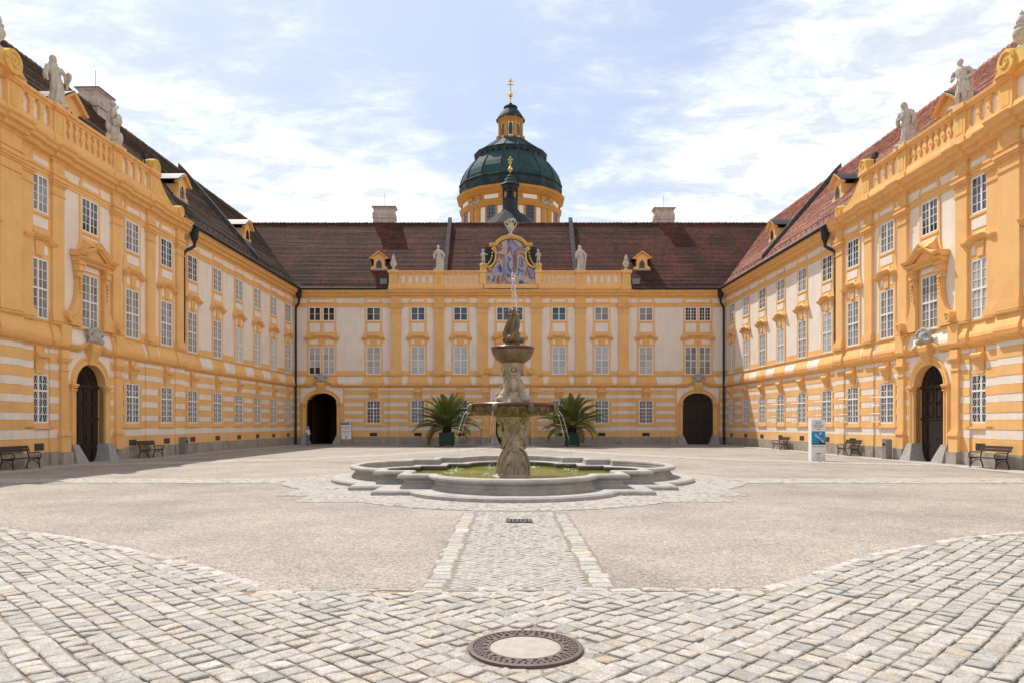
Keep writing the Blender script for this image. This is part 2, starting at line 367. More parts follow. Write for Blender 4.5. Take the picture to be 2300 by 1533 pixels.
def remesh(o, vox, smooth=True, disp=0., dsc=.12):
    m = o.modifiers.new('remesh', 'REMESH'); m.mode = 'VOXEL'; m.voxel_size = vox; m.use_smooth_shade = smooth
    if disp:
        t = bpy.data.textures.get('carve%g' % dsc)
        if not t: t = bpy.data.textures.new('carve%g' % dsc, 'CLOUDS'); t.noise_scale = dsc; t.noise_depth = 3
        d = o.modifiers.new('carve', 'DISPLACE'); d.texture = t; d.strength = disp; d.mid_level = .5; d.texture_coords = 'LOCAL'
    return o
def copy_tree(o, parent=None):
    c = o.copy(); C.objects.link(c); c.parent = parent
    for ch in o.children: copy_tree(ch, c)
    return c
GS = -.003
def gz(y): return GS * y

# ------------------------------------------------------------------ ground
SPL = .022                                            # the side wings splay this much per metre
YB, XW = 69.5, 21.
g = MB().add([(x, y, gz(y)) for x, y in ((-400, -200), (400, -200), (400, 600), (-400, 600))], [(0, 1, 2, 3)])
struct(g.obj('ground', 'gravel'))

CB = [(-30, 17.), (-14, 14.6), (-9.2, 12.86), (-7.36, 11.83), (-4.59, 9.86), (-2.98, 8.36), (-2.9, 8.1), (2.9, 8.1), (3.5, 8.57), (5.13, 10.2), (7.34, 11.69), (8.89, 12.32), (14, 14.0), (30, 16.5)]
def cbound(x):
    for (x0, y0), (x1, y1) in zip(CB, CB[1:]):
        if x0 <= x <= x1: return y0 + (y1 - y0) * (x - x0) / (x1 - x0)
    return 8
PAL = [((.385, .355, .305), 6), ((.35, .332, .30), 5), ((.30, .292, .275), 3), ((.41, .365, .295), 4), ((.355, .305, .24), 2), ((.25, .245, .238), 1.3), ((.38, .285, .195), .3), ((.42, .397, .36), 3)]
def pcol(r, k=1.):
    t = r.random() * sum(w for _, w in PAL)
    for c, w in PAL:
        t -= w
        if t <= 0: break
    s = k * r.uniform(1.02, 1.27); return tuple(min(.8, (x * .75 + y * .25) * s) for x, y in zip(c, (.425, .375, .30)))
def soft(c, t=.5): return tuple(a * (1 - t) + b * t for a, b in zip(c, (.425, .39, .335)))
def stone(mb, cx, cy, hu, hv, ang, h, r, col, bev=.018, full=True):
    """one sett: irregular eight-sided block with a worn shoulder"""
    ca, sa = math.cos(ang), math.sin(ang); base = gz(cy)
    ju = lambda: r.uniform(-.09, .09)
    cr = .13
    loc = []
    for sx, sy in ((1, 1), (-1, 1), (-1, -1), (1, -1)):
        a = (sx * (1 - cr * r.uniform(.5, 1.2)), sy * (1 + ju() * .6)); b = (sx * (1 + ju() * .6), sy * (1 - cr * r.uniform(.5, 1.2)))
        loc += [b, a] if sx * sy > 0 else [a, b]
    rings = []
    tw = .25 * h; tilt = (r.uniform(-tw, tw), r.uniform(-tw, tw))
    for sc, z in ((1., -.02), (1., h - bev * .7), (1 - bev / min(hu, hv), h)):
        rings.append([(cx + (u * hu * sc) * ca - (v * hv * sc) * sa, cy + (u * hu * sc) * sa + (v * hv * sc) * ca, base + z + (tilt[0] * u + tilt[1] * v if z > 0 else 0)) for u, v in loc])
    o = len(mb.v); mb.loops(rings if full else rings[1:], cap1=True)
    if mb.c is None: mb.c = []
    mb.c += [col] * (len(mb.v) - o)
def poly_sheet(name, pts, m, dz):
    mb = MB().add([(x, y, gz(y) + dz) for x, y in pts], [tuple(range(len(pts)))]); return mb.obj(name, m)

MH = (.13, 5.86, .47)
def cobbles():
    pts = [(-30, -6), (30, -6)] + [(x, y) for x, y in reversed(CB)]
    base = struct(poly_sheet('cobbled_pavement', pts, 'joint_sand', .009))
    r = random.Random(3); P = .190; D = math.sqrt(.5); cells = []
    row_off = {}
    for i in range(-105, 106):
        for j in range(-105, 106):
            u = i * P; v = j * P
            x = (u - v) * D + .1; y = (u + v) * D + 6
            if y < 2.0 or y > 16.5 or abs(x) > .79 * y + 2.6: continue
            s = min(1, max(0, (abs(x) - 1.2) / 2.5))
            if x > 0: k = row_off.setdefault(('r', j), r.uniform(-.5, .5)); u += k * P * s
            else: k = row_off.setdefault(('l', i), r.uniform(-.5, .5)); v += k * P * s
            u += .012 * math.sin(v * 1.9) ; v += .012 * math.sin(u * 1.7)
            x = (u - v) * D + .1; y = (u + v) * D + 6
            if y > cbound(x) - .22 - (.1 if abs(x) < 2.9 else 0): continue
            if math.hypot(x - MH[0], y - MH[1]) < MH[2] + .095: continue
            cells.append((x, y))
    def size(c): return 1 / (c[1] + abs(c[0]) * .02)
    def seen(c): return 4.75 < c[1] and abs(c[0] * 1600 / c[1]) < 1160
    cells.sort(key=lambda c: (-seen(c), c[1]))
    rest = MB()
    for n, (x, y) in enumerate(cells):
        s = min(1, max(0, (abs(x) - .5) / 2.)); e = 1 + .16 * s
        hu, hv = (P * .5 - .009) * r.uniform(.93, 1.03), (P * .5 - .009) * r.uniform(.93, 1.03)
        h = .026 + r.uniform(-.006, .007); ang = R(45) + r.uniform(-.04, .04)
        dm = math.hypot(x - MH[0], y - MH[1]) - MH[2]
        if dm < .13: hu *= .7; hv *= .7
        col = soft(pcol(r), .25)
        if n < 300 and seen((x, y)):
            mb = MB(); stone(mb, 0, 0, hu, hv, ang, h, r, col, .011); mb.obj('sett', 'sett', base, (x, y, gz(y)))
        else: stone(rest, x, y, hu, hv, ang, h, r, col, .011)
    t = 0.
    while t < 6.2:
        w = r.uniform(.07, .17); dr = r.uniform(.035, .075); t += w / (MH[2] + .06)
        stone(rest, MH[0] + (MH[2] + .012 + dr) * math.cos(t - .5 * w / .53), MH[1] + (MH[2] + .012 + dr) * math.sin(t - .5 * w / .53), dr, w * .46, t - .5 * w / .53, .014 + r.uniform(-.004, .004), r, pcol(r, .9), .010)
    struct(rest.obj('setts', 'sett', base), 'stuff')
    pb = MB(); pb.c = []                                 # loose grit strewn over the joints and along the edge
    for i in range(1500):
        x = r.uniform(-10, 10); y = cbound(x) - abs(r.gauss(0, .45)) + .25 if i % 3 else r.uniform(4.7, 8)
        if abs(x) > .76 * y: continue
        q = r.uniform(.006, .015); n0 = len(pb.v); pb.ball((x, y, gz(y) + (.012 if y < cbound(x) else .002)), q, 5, 3, 1.3, 1.1, .5); pb.c += [soft(pcol(r, .95), .4)] * (len(pb.v) - n0)
    struct(pb.obj('grit', 'sett', base), 'stuff')
    # edging
    def edge(p, q, w, ln, k=1.05):
        d = Vector((q[0] - p[0], q[1] - p[1])); n = max(1, int(d.length / ln)); a = math.atan2(d.y, d.x)
        for i in range(n):
            x, y = p[0] + d.x * (i + .5) / n, p[1] + d.y * (i + .5) / n; l = d.length / n
            mb = MB(); stone(mb, 0, 0, l * .5 - .008 - r.uniform(0, .012), w * .5 - .006, a + r.uniform(-.02, .02), .024 + r.uniform(-.006, .008), r, pcol(r, k)); mb.obj('edge_stone', 'sett', base, (x, y, gz(y)))
    edge((-2.95, 7.96), (2.95, 7.96), .12, .36); edge((-2.8, 7.82), (2.8, 7.82), .12, .40)
    for (p, q) in zip(CB[2:], CB[3:]):
        if abs(p[0]) <= 2.95 and abs(q[0]) <= 2.95: continue
        if abs(p[0]) > 13 or abs(q[0]) > 13: continue
        edge((p[0], p[1] - .09), (q[0], q[1] - .09), .17, .34, 1.1)
    return base
cobbles()

PX0, PX1 = -1.0, 1.22
FY = 24.4; FX = .1
def outline(d, n=14):
    """fountain plan (right-handed loop), inset by d"""
    q = []
    Rf, cf = 2.98, 4.47; hf = math.sqrt(max(.01, (Rf - d) ** 2 - (1.13 - d) ** 2)); af = math.atan2(hf, 1.13 - d)
    q += [((Rf - d) * math.sin(af * i / n), cf + (Rf - d) * math.cos(af * i / n)) for i in range(n + 1)]
    q += [(3.77 - d, 5.6 - d), (3.77 - d, 4.15 - d), (4.7 - d, 4.15 - d)]
    Rs, cs = 3.91, 2.19; hs = math.sqrt((Rs - d) ** 2 - (2.51 - d) ** 2); a2 = math.atan2(hs, 2.51 - d)
    q += [(cs + (Rs - d) * math.cos(a2 * (1 - i / n)), (Rs - d) * math.sin(a2 * (1 - i / n))) for i in range(n + 1)]
    half = q[:-1] + [(x, -y) for x, y in reversed(q)]       # front tip -> right tip -> back tip
    full = half[:-1] + [(-x, y) for x, y in reversed(half)][:-1]
    return [(FX + x, FY - y) for x, y in full]
def path_paving():
    r = random.Random(5)
    base = struct(poly_sheet('cobbled_path', [(PX0, 8.04), (PX1, 8.04), (PX1, 15.2), (PX0, 15.2)], 'joint_sand', .008))
    cells = []; P = .105; D = math.sqrt(.5)
    for i in range(-90, 90):
        for j in range(-90, 90):
            x = (i - j) * P * D + .11 + .006 * math.sin(i * .4 + j * .2); y = (i + j) * P * D + 11.5 + .006 * math.sin(j * .5)
            if PX0 + .32 < x < PX1 - .32 and 8.08 < y < 15.1: cells.append((x, y))
    cells.sort(key=lambda c: c[1]); rest = MB()
    for n, (x, y) in enumerate(cells):
        if abs(x - .2) < .24 and abs(y - 13.7) < .2: continue
        a = R(45) + r.uniform(-.04, .04); hu, hv = P * .5 * r.uniform(.90, .95), P * .5 * r.uniform(.90, .95); h = .014 + r.uniform(-.0025, .003); col = soft(pcol(r, .98))
        if n < 300: mb = MB(); stone(mb, 0, 0, hu, hv, a, h, r, col, .007); mb.obj('sett', 'sett', base, (x, y, gz(y)))
        else: stone(rest, x, y, hu, hv, a, h, r, col, .007, False)
    struct(rest.obj('setts', 'sett', base), 'stuff')
    for x in (PX0 + .15, PX1 - .15):
        y = 8.1
        while y < 14.9:
            l = r.uniform(.16, .3); mb = MB(); stone(mb, 0, 0, .125 * r.uniform(.88, 1.05), l * .5 - .008, r.uniform(-.03, .03), .018, r, soft(pcol(r, 1.06), .3)); mb.obj('edge_stone', 'sett', base, (x + r.uniform(-.03, .03), y + l / 2, gz(y))); y += l
path_paving()
def inside(p, poly):
    x, y = p; c = False; j = len(poly) - 1
    for i in range(len(poly)):
        xi, yi = poly[i]; xj, yj = poly[j]
        if (yi > y) != (yj > y) and x < (xj - xi) * (y - yi) / (yj - yi) + xi: c = not c
        j = i
    return c
def far_paving():
    r = random.Random(8)
    PV = struct(poly_sheet('pavement', [(-20.6, 68.0), (20.6, 68.0), (20.6, 69.4), (-20.6, 69.4)], 'slab', .006))
    o1 = outline(.15); o2 = outline(-1.55)
    struct(poly_sheet('fountain_surround', o2, 'joint_sand', .004))
    def fill(name, test, bx, P=.15, lab=None, ang=0, k=1.):
        mb = MB(); x0, x1, y0, y1 = bx; D = math.sqrt(.5)
        n = int(max(x1 - x0, y1 - y0) / P) + 2; cx, cy = (x0 + x1) / 2, (y0 + y1) / 2
        for i in range(-n, n):
            for j in range(-n, n):
                u, v = i * P, j * P; x = cx + u * math.cos(ang) - v * math.sin(ang); y = cy + u * math.sin(ang) + v * math.cos(ang)
                if x0 < x < x1 and y0 < y < y1 and test((x, y)):
                    stone(mb, x + r.uniform(-.01, .01), y + r.uniform(-.01, .01), P * .49 * r.uniform(.94, 1), P * .49 * r.uniform(.94, 1), ang + r.uniform(-.08, .08), .013 + r.uniform(-.0015, .0015), r, soft(pcol(r, k), .7), .006, False)
        return struct(mb.obj(name, 'sett'), 'stuff')
    fill('fountain_surround_setts', lambda p: inside(p, o2) and not inside(p, o1), (-9, 9, 14, 35), .15, ang=R(45))
    for s in (-1, 1):                                  # cross path to the side doors
        pts = [(s * 6.3, 22.9), (s * 20.8, 22.9), (s * 20.8, 24.9), (s * 6.3, 24.9)]
        struct(poly_sheet('cross_path', pts if s > 0 else pts[::-1], 'joint_sand', .0025))
        fill('cross_path_setts', lambda p: not inside(p, o2), (min(s * 7.2, s * 20.7), max(s * 7.2, s * 20.7), 22.9, 24.9), .18, ang=R(0), k=1.12)
        # curved band towards the far corner paths
        cv = [(s * 19.8, 33.6), (s * 15.6, 35.9), (s * 11.5, 39.3), (s * 7.9, 44.4), (s * 4.6, 51.), (s * 2.6, 58.), (s * 1.2, 66.5)]
        def near(p, cv=cv):
            for a, b in zip(cv, cv[1:]):
                A, B, Q = Vector(a), Vector(b), Vector(p); t = max(0, min(1, (Q - A).dot(B - A) / (B - A).length_squared))
                if (A + (B - A) * t - Q).length < .95: return True
            return False
        fill('curved_path_setts', near, (min(s * .3, s * 20.3), max(s * .3, s * 20.3), 32.6, 67), .24, ang=R(20 * s), k=1.12)
        # slab pavement along the side wing
        w = lambda y, d: s * (XW + SPL * (YB - y) - d)
        for y0 in [i * 1.6 + 12 for i in range(36)]:
            y1 = min(y0 + 1.585, YB - .2)
            if y1 <= y0: continue
            p = .25 if y0 > 47 else .75 if y0 > 31 else 1.1
            q = [(w(y0, p), y0), (w(y1, p), y1), (w(y1, p + 1.35), y1), (w(y0, p + 1.35), y0)]
            mb = MB().loops([[(x, y, gz(y) - .05) for x, y in q], [(x, y, gz(y) + .03 + r.uniform(0, .008)) for x, y in q]], cap1=True)
            mb.obj('pavement_slab', 'slab', PV)
    for i in range(26):
        x0 = -20.4 + i * 1.57; q = [(x0, 68.1), (x0 + 1.555, 68.1), (x0 + 1.555, 69.35), (x0, 69.35)]
        MB().loops([[(x, y, gz(y) - .05) for x, y in q], [(x, y, gz(y) + .03 + r.uniform(0, .008)) for x, y in q]], cap1=True).obj('pavement_slab', 'slab', PV)
far_paving()

# ------------------------------------------------------------------ facade kit (local: x along the wall, -y out, z up)
UNIT = MB().box(-.5, .5, -.5, .5, -.5, .5).mesh('unit', 'white')
_unit = {}
def ubox(name, m, parent, x0, x1, y0, y1, z0, z1):
    me = _unit.get(m)
    if not me: me = _unit[m] = MB().box(-.5, .5, -.5, .5, -.5, .5).mesh('block_' + m, m)
    return link(name, me, parent, ((x0 + x1) / 2, (y0 + y1) / 2, (z0 + z1) / 2), 0, (x1 - x0, y1 - y0, z1 - z0))
ZP = .55
BANDS = [('y', .55, 1.16), ('w', 1.16, 1.59), ('y', 1.59, 2.0), ('w', 2.0, 2.33), ('y', 2.33, 2.77), ('w', 2.77, 3.13), ('y', 3.13, 3.51), ('w', 3.51, 3.9), ('y', 3.9, 4.32), ('w', 4.32, 4.65), ('y', 4.65, 5.09), ('w', 5.09, 5.33)]
P_STRING = [(.05, 5.33), (-.06, 5.33), (-.1, 5.41), (-.2, 5.45), (-.26, 5.54), (-.28, 5.62), (.05, 5.66)]
P_FRZ2 = [(.05, 5.60), (-.15, 5.62), (-.2, 5.78), (-.19, 5.92), (-.13, 6.12), (-.07, 6.3), (-.055, 6.47), (.05, 6.47)]
P_TOPM = [(.05, 6.45), (-.09, 6.45), (-.14, 6.52), (-.14, 6.57), (.05, 6.60)]
P_ARCH = [(.05, 13.15), (-.05, 13.15), (-.05, 13.28), (-.08, 13.30), (-.08, 13.42), (-.13, 13.46), (-.13, 13.5), (.05, 13.52)]
P_CORN = [(.05, 14.06), (-.08, 14.06), (-.12, 14.16), (-.30, 14.22), (-.33, 14.34), (-.36, 14.40), (-.52, 14.46), (-.55, 14.60), (-.64, 14.68), (-.66, 14.74), (.05, 14.76)]
def off(prof, d): return [(y + d if y < .05 else y + d, z) for y, z in prof]
P_HOOD = [(0, 0), (.07, 0), (.10, .06), (.19, .09), (.22, .16), (.27, .20), (.28, .26), (0, .29)]

VR = random.Random(21)
class Fac:
    def __init__(s, E, mx=1): s.E = E; s.mx = mx; s.cache = {}
    def put(s, mb, name, m, parent=None, smooth=False): return mb.obj(name, m, parent or s.E, (0, 0, 0), smooth, s.mx)
    def block(s, name, m, x0, x1, y0, y1, z0, z1, parent=None):
        if s.mx < 0: x0, x1 = -x1, -x0
        return ubox(name, m, parent or s.E, x0, x1, y0, y1, z0, z1)
    def shared(s, key, fn, name, m, parent, loc, smooth=False):
        k = (key, m)
        if k not in s.cache: s.cache[k] = fn().mesh(name, m, smooth)
        return link(name, s.cache[k], parent, loc)
    # ---- window -----------------------------------------------------
    def window(s, cx, z0, w, h, cols, rows, yo, transom=None, gl='glass_dark', single=False, grille=False, fr=.075, dark_rows=0):
        def frame():
            mb = MB(); y0, y1 = -.05, .02
            mb.box(-w / 2, -w / 2 + fr, y0, y1, 0, h); mb.box(w / 2 - fr, w / 2, y0, y1, 0, h)
            mb.box(-w / 2 + fr, w / 2 - fr, y0, y1, 0, fr); mb.box(-w / 2 + fr, w / 2 - fr, y0, y1, h - fr, h)
            if cols > 1: mb.box(-.045, .045, y0 - .008, y1, fr, h - fr)
            if transom: mb.box(-w / 2 + fr, w / 2 - fr, y0 - .014, y1 - .002, h * transom - .045, h * transom + .045)
            for i in range(1, cols):
                x = -w / 2 + fr + (w - 2 * fr) * i / cols
                if abs(x) > .02: mb.box(x - .015, x + .015, y0 + .012, y1, fr, h - fr)
            for j in range(1, rows):
                z = fr + (h - 2 * fr) * j / rows
                if transom and abs(z - h * transom) < .06: continue
                mb.box(-w / 2 + fr, w / 2 - fr, y0 + .015, y1, z - .015, z + .015)
            return mb
        win = s.shared(('win', w, h, cols, rows, transom), frame, 'window', 'frame_white', s.E, (cx * s.mx, yo, z0))
        pw, ph = (w - 2 * fr) / cols, (h - 2 * fr) / rows
        if single: s.shared(('pane1', w, h), lambda: MB().box(-w / 2 + .02, w / 2 - .02, -.012, .01, .02, h - .02), 'pane', gl, win, (0, 0, 0))
        else:
            for i in range(cols):
                for j in range(rows):
                    s.shared(('pane', round(pw, 4), round(ph, 4)), lambda: MB().box(-pw / 2 + .004, pw / 2 - .004, -.012, .01, -ph / 2 + .004, ph / 2 - .004), 'pane', 'glass_dark' if j < dark_rows else gl, win,
                             (-w / 2 + fr + pw * (i + .5), 0, fr + ph * (j + .5)))
        if grille:
            def gr():
                mb = MB(); n = 4; st = (w - .1) / n
                for q in range(-12, 16):
                    for sg in (1, -1):
                        x0 = -w / 2 + .05 + q * st * .5; pts = []
                        a = Vector((x0, 0)); b = Vector((x0 + sg * h * .5, h))
                        # clip to the opening
                        t0, t1 = 0., 1.
                        for lo, hi, p, d in ((-w / 2 + .06, w / 2 - .06, a.x, b.x - a.x),):
                            if abs(d) > 1e-6:
                                ta, tb = (lo - p) / d, (hi - p) / d
                                if ta > tb: ta, tb = tb, ta
                                t0, t1 = max(t0, ta), min(t1, tb)
                        if t1 - t0 < .05: continue
                        p, qv = a.lerp(b, t0), a.lerp(b, t1)
                        mb.tube([(p.x, -.022, p.y), (qv.x, -.022, qv.y)], .006, 4)
                return mb
            s.shared(('grille', w, h), gr, 'grille', 'frame_white', win, (0, 0, 0))
        return win
    # ---- bay of upper windows ---------------------------------------------
    def bay(s, cx, yo, side, win_offs=(0,), ww=1.38, gl1='glass_curtain', gl2='glass_dark', near=False, up_rows=None, pediment=None, dark_rows=0):
        hw = max(abs(o) for o in win_offs) + ww / 2
        if side and pediment is None: gl1 = VR.choice((gl1, gl1, 'glass_half', 'glass_curtain', 'glass_half')); gl2 = VR.choice((gl2, 'glass_half', 'glass_half', 'glass_blue'))
        if side: z2, h2, c2, r2, c1, r1 = 11.42, 1.70, 4, 4, 4, 6
        else: z2, h2, c2, r2, c1, r1 = 11.80, 1.34, 2, 2, 2, 4
        if up_rows: c2 = r2 = up_rows
        for o in win_offs:
            s.window(cx + o, z2, ww, h2, c2, r2, yo, None, gl2, single=side and not near)
            s.window(cx + o, 6.60, ww, 2.72, c1, r1, yo, .5, gl1, single=side and not near, dark_rows=dark_rows if o <= 0 else 0)
        e = .17
        def sur():
            mb = MB(); y0, y1 = -.06, .03
            pol = [(hw, 6.57), (hw + e, 6.57), (hw + e, 9.55), (hw + e + .14, 9.95), (hw + e + .14, 10.35), (hw + e + .03, 10.75), (hw + e - .02, 11.15), (hw + e - .02, 13.16), (hw, 13.16)]
            mb.prism(pol, y0, y1); mb.prism([(-x, z) for x, z in reversed(pol)], y0, y1)
            mb.box(-hw, hw, y0, y1, 9.325, z2 - .01); mb.box(-hw, hw, y0, y1, z2 + h2 + .002, 13.16)
            mb.box(-hw - .04, hw + .04, -.10, .02, z2 - .12, z2 - .01)
            for a, b in zip(win_offs, win_offs[1:]):
                mb.box(a + ww / 2, b - ww / 2, y0, y1, 6.57, 9.33); mb.box(a + ww / 2, b - ww / 2, y0, y1, z2 - .01, z2 + h2 + .01)
            return mb
        s.shared(('sur', hw, z2, len(win_offs)), sur, 'window_surround', 'yellow', s.E, (cx * s.mx, yo, 0))
        zp0, zp1 = (10.62, z2 - .22)
        for o in win_offs:
            s.block('panel', 'white_panel', cx + o - ww / 2 + .08, cx + o + ww / 2 - .08, yo - .085, yo + .01, 10.72, z2 - .24)
        H = hw + e + .24
        if pediment is None:
            k = hw * .72
            pth = [(-H, 9.95), (-k - .28, 9.95), (-k - .16, 9.98), (-k, 10.10), (-k + .12, 10.14), (k - .12, 10.14), (k, 10.10), (k + .16, 9.98), (k + .28, 9.95), (H, 9.95)]
            s.shared(('hood', hw), lambda: MB().path(pth, [(a + .03, b) for a, b in P_HOOD]), 'window_hood', 'yellow_trim', s.E, (cx * s.mx, yo, 0))
            # concave apron that runs from the panel down to the hood
            prof = [(.0, 10.62), (-.075, 10.62), (-.10, 10.52), (-.16, 10.44), (-.26, 10.385), (-.28, 10.36), (.0, 10.2)]
            s.shared(('apron', hw), lambda: MB().sweep(prof, -k + .02, k - .02, .14, -.14), 'apron', 'yellow', s.E, (cx * s.mx, yo, 0))
            def key():
                mb = MB(); mb.prism([(-.2, 9.42), (.2, 9.42), (.26, 10.1), (-.26, 10.1)], -.12, .0); return mb
            s.shared(('key', 0), key, 'keystone', 'yellow_trim', s.E, (cx * s.mx, yo, 0))
            for sg in (-1, 1):
                q = [(sg * .34, 9.55), (sg * (hw - .05), 9.55), (sg * (hw - .08), 9.86), (sg * .5, 9.98), (sg * .36, 9.9)]
                s.shared(('tri', hw, sg), lambda: MB().prism(q, -.08, 0), 'panel', 'white_panel', s.E, (cx * s.mx, yo, 0))
        # frieze 1 over the bay and the swelling band under it
        tz = [(.05, 13.51), (-.07, 13.51), (-.07, 14.07), (.05, 14.07)]
        s.shared(('fz', hw), lambda: MB().sweep(tz, -hw - .25, hw + .25, .22, -.22), 'frieze_block', 'yellow', s.E, (cx * s.mx, yo, 0))
        s.shared(('fzp', hw), lambda: MB().sweep([(0, 13.62), (-.085, 13.62), (-.085, 13.86), (0, 13.86)], -hw + .02, hw - .02, .08, -.08), 'panel', 'white_panel', s.E, (cx * s.mx, yo, 0))
        if pediment is None:
            s.shared(('fz2', hw), lambda: MB().sweep(off(P_FRZ2, -.02), -hw - .45, hw + .45, .22, -.22), 'apron_block', 'yellow', s.E, (cx * s.mx, yo, 0))
    def ground_window(s, cx, yo, side, near=False, vent=True, gl='glass_dark'):
        w = 1.36
        win = s.window(cx, 1.86, w, 2.24, 4 if side else 4, 6, yo - .01, .66, gl, single=not near, grille=True)
        def sur():
            mb = MB(); a = w / 2
            mb.box(-a - .2, -a, -.075, .02, 1.62, 4.32); mb.box(a, a + .2, -.075, .02, 1.62, 4.32); mb.box(-a, a, -.075, .02, 4.10, 4.32)
            mb.box(-a - .26, a + .26, -.13, .02, 1.60, 1.72); mb.box(-a, a, -.06, .02, 1.72, 1.862); return mb
        s.shared(('gsur', w), sur, 'window_surround', 'yellow', s.E, (cx * s.mx, yo, 0))
        def key():
            mb = MB(); pr = [(.02, 4.12), (-.13, 4.12), (-.16, 4.5), (-.24, 4.78), (-.34, 4.86), (-.36, 4.98), (-.28, 5.06), (.02, 5.08)]
            n = len(pr); wd = lambda z: .24 + (z - 4.12) / .96 * .14
            mb.add([(-wd(z), y, z) for y, z in pr] + [(wd(z), y, z) for y, z in pr], [tuple(range(n)), tuple(range(2 * n - 1, n - 1, -1))] + [(i, i + n, (i + 1) % n + n, (i + 1) % n) for i in range(n)])
            mb.box(-.22, .22, -.10, .0, 5.06, 5.34); return mb
        s.shared(('gkey', 0), key, 'keystone', 'yellow_trim', s.E, (cx * s.mx, yo, 0))
        if vent:
            s.shared(('ventb', 0), lambda: MB().box(-.36, .36, -.075, 0, .63, .95), 'vent', 'shadow_room', s.E, (cx * s.mx, yo, 0))
            def vg():
                mb = MB()
                for i in range(-3, 4):
                    for sg in (1, -1):
                        x = i * .12; mb.tube([(max(-.34, min(.34, x - sg * .1)), -.085, .65), (max(-.34, min(.34, x + sg * .1)), -.085, .93)], .006, 4)
                return mb
            s.shared(('ventg', 0), vg, 'vent_grille', 'bin_grey', s.E, (cx * s.mx, yo, 0))
    # ---- one stretch of wall -------------------------------------------------
    def run(s, x0, x1, yo, gwins, portals, deep=1.0, white_only=None, bays=(), upper='white'):
        """x0<x1; gwins: centres of ground windows; portals: (cx, half width, spring, rise)"""
        E = s.E
        s.block('wall', upper, x0, x1, yo, yo + deep, 5.35, 14.1)
        # ground storey with openings
        xs = sorted(portals, key=lambda p: p[0]); cur = x0; mbw = MB()
        for (cx, a, zs, rise) in xs:
            mbw.box(cur, cx - a - .5, yo, yo + deep, -.8, 5.35); cur = cx + a + .5
            mbw.box(cx - a - .5, cx - a, yo, yo + deep, -.8, zs); mbw.box(cx + a, cx + a + .5, yo, yo + deep, -.8, zs)
            pts = [(cx - a - .5, zs), (cx - a, zs)] + [(cx - a * math.cos(math.pi * i / 20), zs + rise * math.sin(math.pi * i / 20)) for i in range(1, 20)] + [(cx + a, zs), (cx + a + .5, zs), (cx + a + .5, 5.35), (cx - a - .5, 5.35)]
            mbw.prism(pts, yo, yo + deep)
        mbw.box(cur, x1, yo, yo + deep, -.8, 5.35)
        s.put(mbw, 'wall', 'yellow')
        # plinth and rusticated bands
        op = [(c - a - .62, c + a + .62) for c, a, *_ in portals]
        def segs(lo, hi, cuts):
            out = []; cur = lo
            for a, b in sorted(cuts):
                if a - cur > .05: out.append((cur, a))
                cur = max(cur, b)
            if hi - cur > .05: out.append((cur, hi))
            return out
        for a, b in segs(x0, x1, [(c - w_, c + w_) for c, w_ in bays]): s.block('dado', 'yellow', a, b, yo - .03, yo + .02, 6.55, 6.98)
        for a, b in segs(x0, x1, op):
            n = max(1, round((b - a) / 2.1))
            for i in range(n):
                s.block('plinth_stone', 'plinth_stone', a + (b - a) * i / n + (.004 if i else 0), a + (b - a) * (i + 1) / n - (.004 if i < n - 1 else 0), yo - .10, yo + .01, -.6, ZP)
        for kind, z0, z1 in BANDS:
            cuts = list(op)
            full = z1 <= 1.6
            for c in gwins:
                if z1 > 1.62 and z0 < 4.3: cuts.append((c - .88, c + .88))
                elif z0 >= 4.3: cuts.append((c - .30, c + .30))
            for a, b in segs(x0, x1, cuts):
                if kind == 'w':
                    ia = .10 if a > x0 + .01 and not full else 0; ib = .10 if b < x1 - .01 and not full else 0
                    if b - a - ia - ib > .08: s.block('rustication_band', 'white', a + ia, b - ib, yo - .042, yo + .01, z0 + .012, z1 - .004)
                else: s.block('rustication_band', 'yellow', a, b, yo - .058, yo + .01, z0, z1)
        # mouldings
        for prof, nm, m in ((P_STRING, 'string_course', 'yellow_trim'), (P_TOPM, 'string_course', 'yellow_trim'), (P_ARCH, 'architrave', 'yellow')):
            for a, b in ([(x0, x1)] if prof is not P_STRING else segs(x0, x1, [(c - a - .62, c + a + .62) for c, a, *_ in portals])):
                s.put(MB().sweep(off(prof, yo), a, b), nm, m)
        s.put(MB().sweep(off(P_FRZ2, yo), x0, x1), 'frieze', upper)
        s.put(MB().sweep([(yo + .05, 13.5), (yo - .03, 13.5), (yo - .03, 14.08), (yo + .05, 14.08)], x0, x1), 'frieze', upper)
        ex = .25
        s.put(MB().sweep(off(P_CORN, yo), x0, x1), 'cornice', 'yellow_trim')
        s.put(MB().box(x0, x1, yo - .05, yo + .02, 13.98, 14.07), 'frieze_fillet', 'yellow')
    def pilaster(s, cx, yo, hw=.5, ground=True):
        k = hw / .5
        def shaft(): return MB().box(-hw, hw, -.17, .02, 6.98, 12.6)
        p = s.shared(('ps', hw), shaft, 'pilaster', 'yellow', s.E, (cx * s.mx, yo, 0))
        def cap():
            mb = MB(); w = hw
            for z0, z1, dw, y in ((12.50, 12.57, .05, -.215), (12.60, 12.93, 0, -.172), (12.93, 13.02, .05, -.22), (13.02, 13.14, .10, -.27), (13.14, 13.26, .15, -.32), (13.26, 13.40, .06, -.23), (13.40, 13.52, .10, -.28), (13.52, 14.08, .0, -.18)):
                mb.box(-w - dw, w + dw, y, .02, z0, z1)
            return mb
        def base():
            mb = MB(); w = hw
            for z0, z1, dw, y in ((6.98, 7.06, .03, -.21), (6.88, 6.98, .08, -.25), (6.60, 6.88, .11, -.28)): mb.box(-w - dw, w + dw, y, .02, z0, z1)
            mb.sweep(off(P_TOPM, -.17), -w - .12, w + .12); mb.sweep(off(P_FRZ2, -.12), -w - .12, w + .12); return mb
